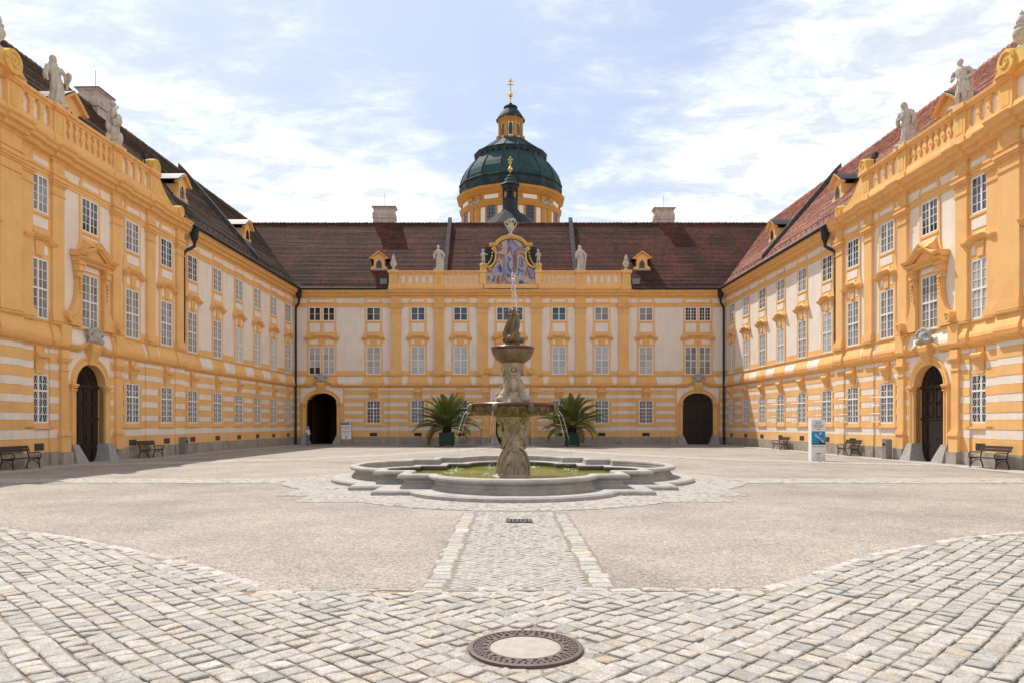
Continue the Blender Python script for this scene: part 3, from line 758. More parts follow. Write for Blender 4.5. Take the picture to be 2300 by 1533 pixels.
        def corn(): return MB().sweep(off(P_CORN, -.12), -hw - .12, hw + .12)
        s.shared(('pc', hw), cap, 'capital', 'yellow_trim', p, (0, 0, 0)); s.shared(('pb', hw), base, 'base', 'yellow', p, (0, 0, 0)); s.shared(('pk', hw), corn, 'cornice_break', 'yellow_trim', p, (0, 0, 0))
        if ground:
            for kind, z0, z1 in BANDS:
                s.block('rustication_band', 'white' if kind == 'w' else 'yellow', cx - hw - .12, cx + hw + .12, yo - (.115 if kind == 'w' else .13), yo - .03, z0 + (.012 if kind == 'w' else 0), z1 - (.004 if kind == 'w' else 0))
            s.block('plinth_stone', 'plinth_stone', cx - hw - .16, cx + hw + .16, yo - .18, yo - .09, -.6, ZP)
            s.put(MB().sweep(off(P_STRING, yo - .10), cx - hw - .14, cx + hw + .14), 'string_course', 'yellow_trim')
    # ---- portal ---------------------------------------------------------------
    def portal(s, cx, yo, a, zs, rise, door=True, pil=False, zg=-.3, cart=True, seed=1, label=None, ajar=False):
        X = cx * s.mx
        arc = [(-a * math.cos(math.pi * i / 24), zs + rise * math.sin(math.pi * i / 24)) for i in range(25)]
        pth = [(-a, zg)] + arc + [(a, zg)]
        pr = [(-.25, 0), (.13, 0), (.15, .08), (.10, .11), (.10, .24), (.16, .28), (.18, .36), (.05, .40), (-.05, .40)]
        P = MB().path(pth, pr).obj('portal', 'yellow', s.E, (X, yo, 0))
        if label: P['label'] = label
        for sg in (-1, 1):
            mb = MB()
            for z0, z1, e, y in ((zs - .16, zs - .06, .42, -.2), (zs - .06, zs + .03, .47, -.26), (zs - .30, zs - .22, .41, -.185)):
                lo, hi = sorted((sg * (a - .03), sg * (a + e))); mb.box(lo, hi, y, .02, z0, z1)
            mb.obj('impost', 'yellow_trim', P)
        # spandrel
        hwp = a + .58
        ar2 = [(-(a + .40) * math.cos(math.pi * i / 24), zs + (rise + .40) * math.sin(math.pi * i / 24)) for i in range(25)]
        top = max(5.34, zs + rise + .42)
        MB().prism([(-hwp, zs + .03)] + [(x, max(z, zs + .03)) for x, z in ar2] + [(hwp, zs + .03), (hwp, top), (-hwp, top)], -.07, .02).obj('spandrel', 'white_panel', P)
        for sg in (-1, 1):
            lo, hi = sorted((sg * (a + .40), sg * hwp)); MB().box(lo, hi, -.07, .02, zg + .8, zs + .03).obj('jamb', 'yellow', P)
        # raised cornice
        hh = zs + rise + .42
        H = hwp + (.95 if pil else .1); z0 = 5.36
        k = min(.85, a * .55)
        pc = [(-H, z0)] + [(-H + (H - k - .35) * 1., z0), (-k - .18, z0 + .04), (-k, z0 + .17), (-k + .2, z0 + .25), (0, z0 + .28), (k - .2, z0 + .25), (k, z0 + .17), (k + .18, z0 + .04), (k + .35, z0), (H, z0)]
        MB().path(pc, [(-.02, 0), (.10, 0), (.14, .07), (.25, .10), (.31, .18), (.36, .25), (.37, .29), (-.02, .31)]).obj('portal_cornice', 'yellow_trim', P)
        def keyst():
            mb = MB(); prf = [(.0, zs + rise - .04), (-.2, zs + rise - .04), (-.28, zs + rise + .3), (-.42, z0 + .1), (-.46, z0 + .35), (-.40, z0 + .5), (.0, z0 + .5)]
            n = len(prf); wd = lambda z: .26 + (z - prf[0][1]) / (z0 + .5 - prf[0][1]) * .16
            return mb.add([(-wd(z), y, z) for y, z in prf] + [(wd(z), y, z) for y, z in prf], [tuple(range(n)), tuple(range(2 * n - 1, n - 1, -1))] + [(i, i + n, (i + 1) % n + n, (i + 1) % n) for i in range(n)])
        keyst().obj('keystone', 'yellow_trim', P)
        if cart:
            r = random.Random(seed); mb = MB(); mb.ball((0, -.34, z0 + .82), .34, 12, 8, 1.15, .6, .95); mb.ball((0, -.36, z0 + 1.2), .17, 10, 7, 1.3, .8, .9)
            for sg in (-1, 1):
                mb.tube([(sg * (.18 + .34 * math.sin(t)), -.34, z0 + .52 + .72 * t / 2.6) for t in [i * .26 for i in range(11)]], [.1 + .04 * math.sin(i * 1.1) for i in range(11)], 8)
                mb.ball((sg * .48, -.36, z0 + .62), .13); mb.ball((sg * .34, -.38, z0 + 1.14), .11)
            for i in range(9): mb.ball((r.uniform(-.35, .35), -.46, z0 + .6 + r.uniform(0, .5)), r.uniform(.05, .1), 8, 6)
            remesh(mb.obj('cartouche', 'cartouche_stone', P), .035, True, .05, .12)
        for sg in (-1, 1):                              # guard stones
            q0 = [(sg * (a - .42), -.62), (sg * (a + .55), -.62), (sg * (a + .55), .35), (sg * (a - .42), .35)]
            q1 = [(sg * (a - .02), -.24), (sg * (a + .42), -.24), (sg * (a + .42), .3), (sg * (a - .02), .3)]
            if sg < 0: q0 = q0[::-1]; q1 = q1[::-1]
            MB().loops([[(x, y, zg - .1) for x, y in q0], [(x, y, zg + .95) for x, y in q1]], True, True).obj('guard_stone', 'granite', P)
        if pil:
            for sg in (-1, 1):
                c = sg * (a + 1.02); mb = MB()
                mb.box(c - .26, c + .26, -.24, .02, 1.55, 4.72)
                for z0_, z1_, e, y in ((.5, 1.25, .08, -.32), (1.25, 1.36, .13, -.37), (1.36, 1.46, .09, -.33), (1.46, 1.55, .05, -.28), (4.35, 4.42, .04, -.28), (4.72, 4.80, .05, -.29), (4.80, 4.90, .10, -.34), (4.90, 5.0, .14, -.38), (5.0, 5.34, .04, -.30)): mb.box(c - .26 - e, c + .26 + e, y, .02, z0_, z1_)
                mb.box(c - .36, c + .36, -.34, .02, 5.62, 6.5)
                mb.obj('portal_pilaster', 'yellow', P)
                MB().box(c - .38, c + .38, -.42, .02, -.6, .5).obj('plinth_stone', 'plinth_stone', P)
        if door:
            D = MB(); y = .30
            D.prism([(-a, zg)] + arc + [(a, zg)], y, y + .08)
            D.box(-a, a, y - .10, y, zs - .10, zs + .04); D.box(-.06, .06, y - .05, y, zg, zs - .10)
            D.box(-a, a, y - .06, y, (zg + zs) / 2 + .22, (zg + zs) / 2 + .32)
            rows = [(zg + .12, zg + .75), (zg + .87, (zg + zs) / 2 + .14), ((zg + zs) / 2 + .40, zs - .95), (zs - .85, zs - .2)]
            cols = [(-a + .1, -a * .52), (-a * .47, -.1), (.1, a * .47), (a * .52, a - .1)]
            for z0_, z1_ in rows:
                for x0_, x1_ in cols:
                    D.box(x0_, x1_, y - .035, y, z0_, z1_); D.box(x0_ + .06, x1_ - .06, y - .06, y - .03, z0_ + .07, z1_ - .07)
            for i in range(1, 8):
                an = math.pi * i / 8; D.tube([(.12 * a * math.cos(an), y - .03, zs + .04 + .1 * rise * math.sin(an)), (a * .92 * math.cos(an), y - .03, zs + .04 + rise * .9 * math.sin(an))], .022, 6)
            D.tube([(a * .55 * math.cos(math.pi * i / 12), y - .03, zs + .04 + rise * .55 * math.sin(math.pi * i / 12)) for i in range(13)], .02, 6)
            D.obj('door', 'wood_dark', P)
            if ajar: MB().box(-.30, a - .12, y - .095, y - .058, zg + .1, (zg + zs) / 2 + .18).obj('leaf_gap_shade', 'shadow_room', P)  # dark slab on the door, stands in for the shaded opening
            MB().ball((.16, y - .1, zg + 1.25), .05).obj('door_handle', 'iron', P)
        else:
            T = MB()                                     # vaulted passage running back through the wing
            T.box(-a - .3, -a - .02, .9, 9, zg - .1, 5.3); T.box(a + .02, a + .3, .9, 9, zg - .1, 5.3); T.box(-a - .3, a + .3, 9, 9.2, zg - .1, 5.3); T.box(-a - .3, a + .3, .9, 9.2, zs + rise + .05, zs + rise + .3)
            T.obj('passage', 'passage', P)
            MB().prism([(-a + .02, zg), (-a + .02, zs + rise * .6), (-a + .10, zs + rise * .75), (-a + .10, zg)], .25, 1.6).obj('door', 'wood_dark', P)
            MB().prism([(a - .10, zg), (a - .10, zs + rise * .75), (a - .02, zs + rise * .6), (a - .02, zg)], .25, 1.6).obj('door', 'wood_dark', P)
        return P
    # ---- aedicule window over a portal ---------------------------------------------
    def aedicule(s, cx, yo, round_top=False):
        X = cx * s.mx; A = MB()
        pts = [(-1.56, 10.0), (-1.0, 10.0), (0, 10.62), (1.0, 10.0), (1.56, 10.0)] if not round_top else [(-1.75, 9.98), (-1.2, 9.98), (-.95, 10.1), (-.6, 10.34), (0, 10.52), (.6, 10.34), (.95, 10.1), (1.2, 9.98), (1.75, 9.98)]
        dp = .14 if round_top else .36
        A.path(pts, [((a_ + dp) if b_ < .28 and (a_ or b_) else 0, b_) for a_, b_ in P_HOOD])
        a = A.obj('aedicule', 'yellow_trim', s.E, (X, yo, 0))
        if not round_top: MB().prism([(-.95, 9.97), (.95, 9.97), (0, 10.56)], -.32, 0).obj('tympanum', 'yellow', a); MB().sweep([(0, 9.74), (-.30, 9.74), (-.36, 9.86), (-.50, 9.92), (-.56, 10.0), (0, 10.01)], -1.46, 1.46).obj('entablature', 'yellow_trim', a)
        MB().box(-.62, .62, -.095, 0, 9.45, 9.72).obj('panel', 'white_panel', a)
        pr = [(0, 11.1), (-.08, 11.1), (-.13, 10.98), (-.26, 10.86), (-.48, 10.74), (-.6, 10.62), (0, 10.4)]
        if not round_top: MB().sweep(pr, -.72, .72, .15, -.15).obj('apron', 'yellow', a)
        for sg in (-1, 1):
            mb = MB()
            lo, hi = sorted((sg * .93, sg * 1.34)); mb.box(lo, hi, -.34, 0, 9.3, 9.95); mb.box(lo + .05, hi - .05, -.26, 0, 9.0, 9.3); mb.box(lo - .05, hi + .05, -.40, 0, 9.62, 9.74)
            out = [(sg * 1.22, 9.1)] + [(sg * (1.22 + .72 * (i / 10) ** 3.4), 9.1 - 2.1 * (i / 10)) for i in range(11)] + [(sg * 2.0, 6.6), (sg * .92, 6.6), (sg * .92, 9.1)]
            mb.prism(out if sg > 0 else out[::-1], -.22, .0)
            mb.lathe([(.01, -.50), (.29, -.50), (.29, 0), (.01, 0)], 20)
            # turn the lathe so that its axis points out of the wall
            n = 4 * 20; base = len(mb.v) - n
            for i in range(base, len(mb.v)):
                x, y, z = mb.v[i]; mb.v[i] = (sg * 2.06 + x, z, 6.95 + y)
            tor = [(sg * 2.06 + (.19 - .012 * i) * math.cos(i * .5), -.51, 6.95 + (.19 - .012 * i) * math.sin(i * .5)) for i in range(14)]
            mb.tube(tor, .03, 6)
            mb.obj('scroll', 'yellow_trim', a)
            g2 = MB()
            for i in range(5): g2.ball((sg * 1.14, -.3, 9.0 - i * .19), .085 - .008 * i, 8, 6)
            g2.obj('garland', 'yellow', a)
        return a
    # ---- balustrade ----------------------------------------------------------------------
    def balustrade(s, panels, yo, piers):
        x0, x1 = panels[0][0], panels[-1][1]
        lo, hi = min(x0, x1), max(x0, x1)
        B = s.put(MB().box(lo, hi, yo - .22, yo + .22, 15.28, 15.34).sweep([(yo + .22, 14.75), (yo - .30, 14.75), (yo - .30, 15.05), (yo - .25, 15.10), (yo - .22, 15.29), (yo + .22, 15.29)], lo, hi), 'balustrade', 'yellow')
        s.put(MB().sweep([(yo + .24, 16.32), (yo - .20, 16.32), (yo - .22, 16.42), (yo - .30, 16.47), (yo - .32, 16.60), (yo + .24, 16.63)], lo - .06, hi + .06), 'handrail', 'yellow_trim', B)
        s.put(MB().box(lo + .05, hi - .05, yo - .02, yo + .12, 15.33, 16.33), 'back_panel', 'white_panel', B)
        def bal(kind):
            mb = MB(); z0, z1 = 15.335, 16.325; H = z1 - z0
            if kind == 'oval': w = [(0, .255), (.08, .235), (.16, .16), (.24, .115), (.42, .105), (.47, .145), (.53, .145), (.58, .105), (.76, .115), (.84, .16), (.92, .235), (1, .255)]
            else: w = [(0, .20), (.07, .19), (.12, .12), (.2, .075), (.27, .075), (.34, .12), (.42, .165), (.5, .18), (.58, .165), (.66, .12), (.73, .075), (.8, .075), (.88, .12), (.93, .19), (1, .20)]
            pol = [(x, z0 + H * t) for t, x in w] + [(-x, z0 + H * t) for t, x in reversed(w)]
            mb.prism(pol, -.16, -.01)
            mb.ball((0, -.16, z0 + H * .5), .07 if kind == 'oval' else .085, 8, 5, 1, .5, 1)
            return mb
        for a, b, kind in panels:
            a, b = min(a, b), max(a, b)
            if kind is None: continue
            sp = .60 if kind == 'oval' else .43
            n = max(1, int((b - a - .9) / sp)); st = (b - a - .9) / n
            for i in range(n + 1):
                s.shared(('bal', kind), lambda: bal(kind), 'baluster', 'yellow', B, ((a + .45 + st * i) * s.mx, yo, 0))
        for p in piers:
            mb = MB().box(p - .40, p + .40, yo - .26, yo + .28, 15.10, 16.33)
            mb.box(p - .46, p + .46, yo - .36, yo + .30, 14.76, 15.10); mb.box(p - .45, p + .45, yo - .37, yo + .30, 16.33, 16.42); mb.box(p - .52, p + .52, yo - .42, yo + .32, 16.42, 16.645)
            s.put(mb, 'pier', 'yellow', B); s.block('panel', 'gold_paint', p - .24, p + .24, yo - .275, yo - .2, 15.32, 16.2, B)
        return B
    # ---- roof -----------------------------------------------------------------------------------
    def roof(s, x0, x1, m, y0=-.55, z0=14.80, y1=6.7, z1=23.1, rows=50):
        mb = MB(); dy, dz = (y1 - y0) / rows, (z1 - z0) / rows
        l = math.hypot(dy, dz); ny, nz = -dz / l, dy / l; t = .05
        r = random.Random(11); n = max(1, int((x1 - x0) / 2.5)); jit = [[r.gauss(0, .0055) for _ in range(n + 1)] for _ in range(rows + 1)]
        for i in range(rows):
            ya, za, yb, zb = y0 + dy * i, z0 + dz * i, y0 + dy * (i + 1), z0 + dz * (i + 1)
            for k in range(n):
                a, b = x0 + (x1 - x0) * k / n, x0 + (x1 - x0) * (k + 1) / n
                t0, t1 = t + jit[i][k], t + jit[i][k + 1]
                mb.add([(a, ya + ny * t0, za + nz * t0), (b, ya + ny * t1, za + nz * t1), (b, yb, zb), (a, yb, zb), (a, ya, za), (b, ya, za)], [(0, 1, 2, 3), (4, 5, 1, 0)])
        mb.add([(x0, y1, z1), (x1, y1, z1), (x1, 2 * y1 - y0, z0), (x0, 2 * y1 - y0, z0)], [(0, 1, 2, 3)])
        mb.add([(x0, y0, z0), (x0, y1, z1), (x0, 2 * y1 - y0, z0)], [(0, 1, 2)]); mb.add([(x1, y0, z0), (x1, y1, z1), (x1, 2 * y1 - y0, z0)], [(0, 1, 2)])
        Rf = s.put(mb, 'roof', m)
        rt = MB(); x = x0
        while x < x1 - .2:
            h = r.uniform(-.015, .02); rt.tube([(x, y1, z1 + .0 + h), (min(x + .42, x1), y1, z1 + .045 + h)], [.15, .17], 8); x += .40
        s.put(rt, 'ridge_tiles', m, Rf)['kind'] = 'stuff'
        s.rp = (y0, z0, (z1 - z0) / (y1 - y0)); return Rf
    def rz(s, y): return s.rp[1] + (y - s.rp[0]) * s.rp[2]
    def firewall(s, x, ya=.2, yb=6.9):
        z = s.rz; q = [(ya, z(ya) - .3), (yb, z(yb) - .3), (yb, z(yb) + .55), (yb - .5, z(yb - .5) + .62), (ya, z(ya) + .45)]
        s.put(MB().prism_x(q, x - .2, x + .2), 'fire_wall', 'firewall')
    def dormer(s, x, y, zb=None, k=1.):
        """yellow gabled dormer with ears and a small dark window"""
        z = s.rz(y); X = x * s.mx; Z = lambda c: z + c * k
        d = MB().prism([(-.95 * k, z), (-.95 * k, Z(.28)), (-.78 * k, Z(.34)), (-.62 * k, Z(.5)), (-.60 * k, Z(1.15)), (-.75 * k, Z(1.25)), (-1.0 * k, Z(1.28)), (-.55 * k, Z(1.62)), (0, Z(1.95)), (.55 * k, Z(1.62)), (1.0 * k, Z(1.28)), (.75 * k, Z(1.25)), (.60 * k, Z(1.15)), (.62 * k, Z(.5)), (.78 * k, Z(.34)), (.95 * k, Z(.28)), (.95 * k, z)], y - .12, y + .1).obj('dormer', 'yellow', s.E, (X, 0, 0))
        MB().prism([(-.36 * k, Z(.16)), (.36 * k, Z(.16)), (.30 * k, Z(.85)), (0, Z(1.15)), (-.30 * k, Z(.85))], y - .15, y - .05).obj('dormer_window', 'glass_dark', d)
        MB().box(-.018, .018, y - .17, y - .14, Z(.16), Z(1.1)).box(-.33 * k, .33 * k, y - .17, y - .14, Z(.55), Z(.585)).obj('muntin', 'wood_dark', d)
        MB().path([(-1.12 * k, Z(1.24)), (-.92 * k, Z(1.30)), (-.50 * k, Z(1.66)), (0, Z(2.0)), (.50 * k, Z(1.66)), (.92 * k, Z(1.30)), (1.12 * k, Z(1.24))], [(-y + .1, 0), (-y + .34, 0), (-y + .4, .12), (-y + .1, .14)]).obj('dormer_gable', 'yellow_trim', d)
        ln = 2.2 * k / s.rp[2] + .2
        MB().box(-.6 * k, .6 * k, y + .1, y + ln, z - .1, Z(1.2)).obj('dormer_cheek', 'yellow', d)
        rm = MB()
        for sg in (-1, 1):
            a = [(sg * 1.18 * k, Z(1.34)), (sg * .52 * k, Z(1.82)), (0, Z(2.14)), (0, Z(2.22)), (sg * .52 * k, Z(1.90)), (sg * 1.18 * k, Z(1.42))]
            rm.prism(a if sg < 0 else a[::-1], y - .34, y + ln)
        rm.obj('dormer_roof', 'metal_dark', d)
        MB().box(-1.05 * k, 1.05 * k, y - .16, y + .25, z - .12, Z(.02)).obj('flashing', 'lead', d)
        return d
    def chimney(s, x, y, lx, ly, zt):
        X = x * s.mx; zb = s.rz(min(y, 6.7)) - 1.2; q = lambda e, z: [(X - lx / 2 - e, y - ly / 2 - e, z), (X + lx / 2 + e, y - ly / 2 - e, z), (X + lx / 2 + e, y + ly / 2 + e, z), (X - lx / 2 - e, y + ly / 2 + e, z)]
        c = MB().loops([q(0, zb), q(0, zt - 1.22), q(.08, zt - 1.2), q(.08, zt - 1.08), q(.02, zt - 1.05), q(.07, zt - .85), q(.06, zt - .7), q(-.05, zt - .45), q(-.04, zt - .2), q(.10, zt - .06), q(.10, zt)], True, True).obj('chimney', 'chimney_plaster', s.E)
        MB().box(X - lx / 2 - .15, X + lx / 2 + .15, y - ly / 2 - .15, y + ly / 2 + .15, zt, zt + .05).obj('cap', 'metal_dark', c)
        MB().tube([(X, y, zt), (X, y, zt + 1.6)], .015, 5).obj('lightning_rod', 'iron', c)
        return c
    def gutter(s, x0, x1, yo=0):
        s.put(MB().tube([(x0, yo - .72, 14.83), (x1, yo - .72, 14.83)], .12, 10), 'gutter', 'metal_dark')
        s.put(MB().box(x0, x1, yo - .62, yo - .45, 14.755, 14.85), 'eaves_flashing', 'metal_dark')
        sg = MB()
        n = int((x1 - x0) / .9)
        y = .15; z = s.rz(y)
        for i in range(n + 1): xx = x0 + (x1 - x0) * i / n; sg.tube([(xx, y, z - .02), (xx, y - .05, z + .30)], .018, 5)
        for h in (.16, .28): sg.tube([(x0, y - .03, z + h), (x1, y - .03, z + h)], .014, 5)
        s.put(sg, 'snow_guard', 'slate_dark')
    def downpipe(s, x, yo, dx, zb, corner=False):
        mb = MB()
        mb.lathe([(.12, 13.75), (.13, 13.85), (.24, 14.05), (.26, 14.5), (.30, 14.55), (.30, 14.68), (.2, 14.7)], 10, (x + dx, yo - .62, 0))
        mb.tube([(x + dx, yo - .62, 13.8), (x + dx, yo - .62, 13.55), (x + dx * .6, yo - .48, 13.3), (x + dx * .2, yo - .30, 13.1), (x, yo - .26, 12.9), (x, yo - .26, zb)], .105, 10)
        z = zb + .6
        while z < 12.5: mb.tube([(x, yo - .26, z), (x, yo - .26, z + .07)], .125, 10); z += 2.1
        return s.put(mb, 'downpipe', 'metal_dark')

# ------------------------------------------------------------------ back wing
def back_wing():
    E = thing('palace_wing', 'long yellow and white abbey wing closing the far end, behind the fountain', 'building', (0, YB, 0))
    F = Fac(E); a = 11.75; p = -.18
    B = [4.78, 8.93, 13.28, 18.33]
    pw, ps, pr = 1.48, 3.80, 1.02
    F.run(-21.2, -a, 0, [-B[2]], [(-B[3], pw, ps, pr)], bays=[(-B[2], .75), (-B[3], 1.3)]); F.run(a, 21.2, 0, [B[2]], [(B[3], pw, ps, pr)], bays=[(B[2], .75), (B[3], 1.3)])
    F.run(-a, a, p, [-B[1], -B[0], B[0], B[1]], [(0, 1.35, 3.55, 1.2)], bays=[(sg * b, .75) for sg in (-1, 1) for b in B[:2]] + [(0, 1.34)])
    for x in (-11.05, -6.87, -2.62, 2.62, 6.87, 11.05): F.pilaster(x, p, .48)
    for sg in (-1, 1):
        F.bay(sg * B[0], p, False, gl2='glass_blue', gl1='glass_curtain'); F.bay(sg * B[1], p, False, gl2='glass_blue' if sg < 0 else 'glass_half', gl1='glass_curtain')
        F.bay(sg * B[2], 0, False, gl2='glass_dark' if sg < 0 else 'glass_half', gl1='glass_curtain')
        F.bay(sg * B[3], 0, False, (-.68, .68), 1.16, gl1='glass_curtain' if sg < 0 else 'glass_half', gl2='glass_dark', up_rows=None if sg < 0 else 4, dark_rows=1 if sg < 0 else 0)
        F.ground_window(sg * B[0], p, False); F.ground_window(sg * B[1], p, False); F.ground_window(sg * B[2], 0, False)
    F.bay(0, p, False, (-.66, .66), 1.28, gl2='glass_blue', pediment=1)
    F.aedicule(0, p - .02, True)
    F.portal(-B[3], 0, pw, ps, pr, door=False, zg=-.21, label='open arched portal with a dark passage behind it'); F.portal(B[3], 0, pw, ps, pr, door=True, zg=-.21, seed=2, label='arched portal with closed dark brown double door')
    F.portal(0, p, 1.35, 3.55, 1.2, door=True, pil=True, zg=-.21, seed=3)
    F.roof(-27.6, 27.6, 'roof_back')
    F.gutter(-20.4, -a - .2); F.gutter(a + .2, 20.4)
    for sg in (-1, 1): F.firewall(sg * 6.45 + .05)
    F.dormer(-13.0, 1.45, k=.84); F.dormer(13.15, 1.45, k=.84)
    F.chimney(-13.5, 7.4, 2.3, 1.2, 25.0); F.chimney(16.6, 7.4, 2.05, 1.2, 24.85)
    F.balustrade([(-a, -6.87, 'oval'), (-6.87, -2.55, 'ring')], p - .1, [-11.3, -6.87])
    F.balustrade([(2.75, 6.87, 'ring'), (6.87, a, 'oval')], p - .1, [6.87, 11.3])
    for sg in (-1, 1):                                  # small lead flashings at the attic ends
        MB().box(sg * 12.3 - .35, sg * 12.3 + .35, -.1, 1.0, 15.0, 15.9).obj('flashing', 'lead', E)
    # attic with painted panel
    y = p - .12; cx = .1
    outl = [(-2.42, 15.32)] + [(-2.42, 16.75), (-2.1, 16.95), (-1.75, 17.25), (-1.5, 17.7), (-1.42, 18.3), (-1.42, 18.85)] + [(-1.22 * math.cos(t), 18.85 + .75 * math.sin(t)) for t in [math.pi / 2 * i / 8 for i in range(9)]]
    outl = outl + [(-x, z) for x, z in reversed(outl[:-1])]
    pan = MB().prism([(x + cx, z) for x, z in outl], y - .12, y + .25).obj('painted_panel', 'fresco', E); pan['label'] = 'curved attic panel painted in swirling blue, ochre and violet'
    MB().box(cx - 2.6, cx + 2.6, y - .22, y + .3, 14.76, 15.30).obj('attic_base', 'yellow', E)
    for sg in (-1, 1):
        MB().box(cx + sg * 2.68 - .3, cx + sg * 2.68 + .3, y - .24, y + .3, 15.30, 16.95).box(cx + sg * 2.68 - .38, cx + sg * 2.68 + .38, y - .32, y + .32, 16.4, 16.62).obj('pier', 'yellow', E)
        fr = [(cx + sg * 2.35, 16.92), (cx + sg * 2.0, 16.98), (cx + sg * 1.68, 17.25), (cx + sg * 1.48, 17.7), (cx + sg * 1.45, 18.25), (cx + sg * 1.55, 18.6)]
        if sg > 0: fr = fr[::-1]
        MB().path(fr, [(-y + .02, -.07), (-y + .30, -.07), (-y + .30, .08), (-y + .02, .08)]).obj('panel_frame', 'gold_paint', E)
        v = MB(); v.tube([(cx + sg * (1.62 + (.22 - .012 * i) * math.cos(i * .55)), y - .28, 18.62 + (.22 - .012 * i) * math.sin(i * .55)) for i in range(16)], .08, 7); v.obj('scroll', 'gold_paint', E)
        v = MB(); v.tube([(cx + sg * (2.68 + (.26 - .015 * i) * math.cos(i * .55)), y - .26, 17.0 + (.26 - .015 * i) * math.sin(i * .55)) for i in range(15)], .10, 7); v.obj('scroll', 'gold_paint', E)
        bd = MB()
        for i in range(8):
            t = i / 7; bd.ball((cx + sg * (1.78 + .55 * t ** 1.6 + .0), y - .3, 18.3 - 1.25 * t ** .75), .075, 8, 6)
        bd.obj('garland', 'beads', E)
        MB().box(cx + sg * 1.5 - (.35 if sg < 0 else 0), cx + sg * 1.5 + (0 if sg < 0 else .35), y + .3, y + .5, 16.4, 18.9).box(cx + sg * 2.0 - .45, cx + sg * 2.0 + .45, y + .26, y + .4, 16.6, 18.95).obj('panel_back', 'metal_dark', E)
    gp = [(cx - 2.1, 18.98), (cx - 1.55, 18.98)] + [(cx - 1.32 * math.cos(t), 18.95 + .80 * math.sin(t)) for t in [math.pi * i / 14 for i in range(1, 14)]] + [(cx + 1.55, 18.98), (cx + 2.1, 18.98)]
    MB().path(gp, [(-y + .02, 0), (-y + .26, 0), (-y + .34, .12), (-y + .40, .16), (-y + .40, .27), (-y + .02, .29)]).obj('attic_gable', 'gold_paint', E)
    return F
FB = back_wing()

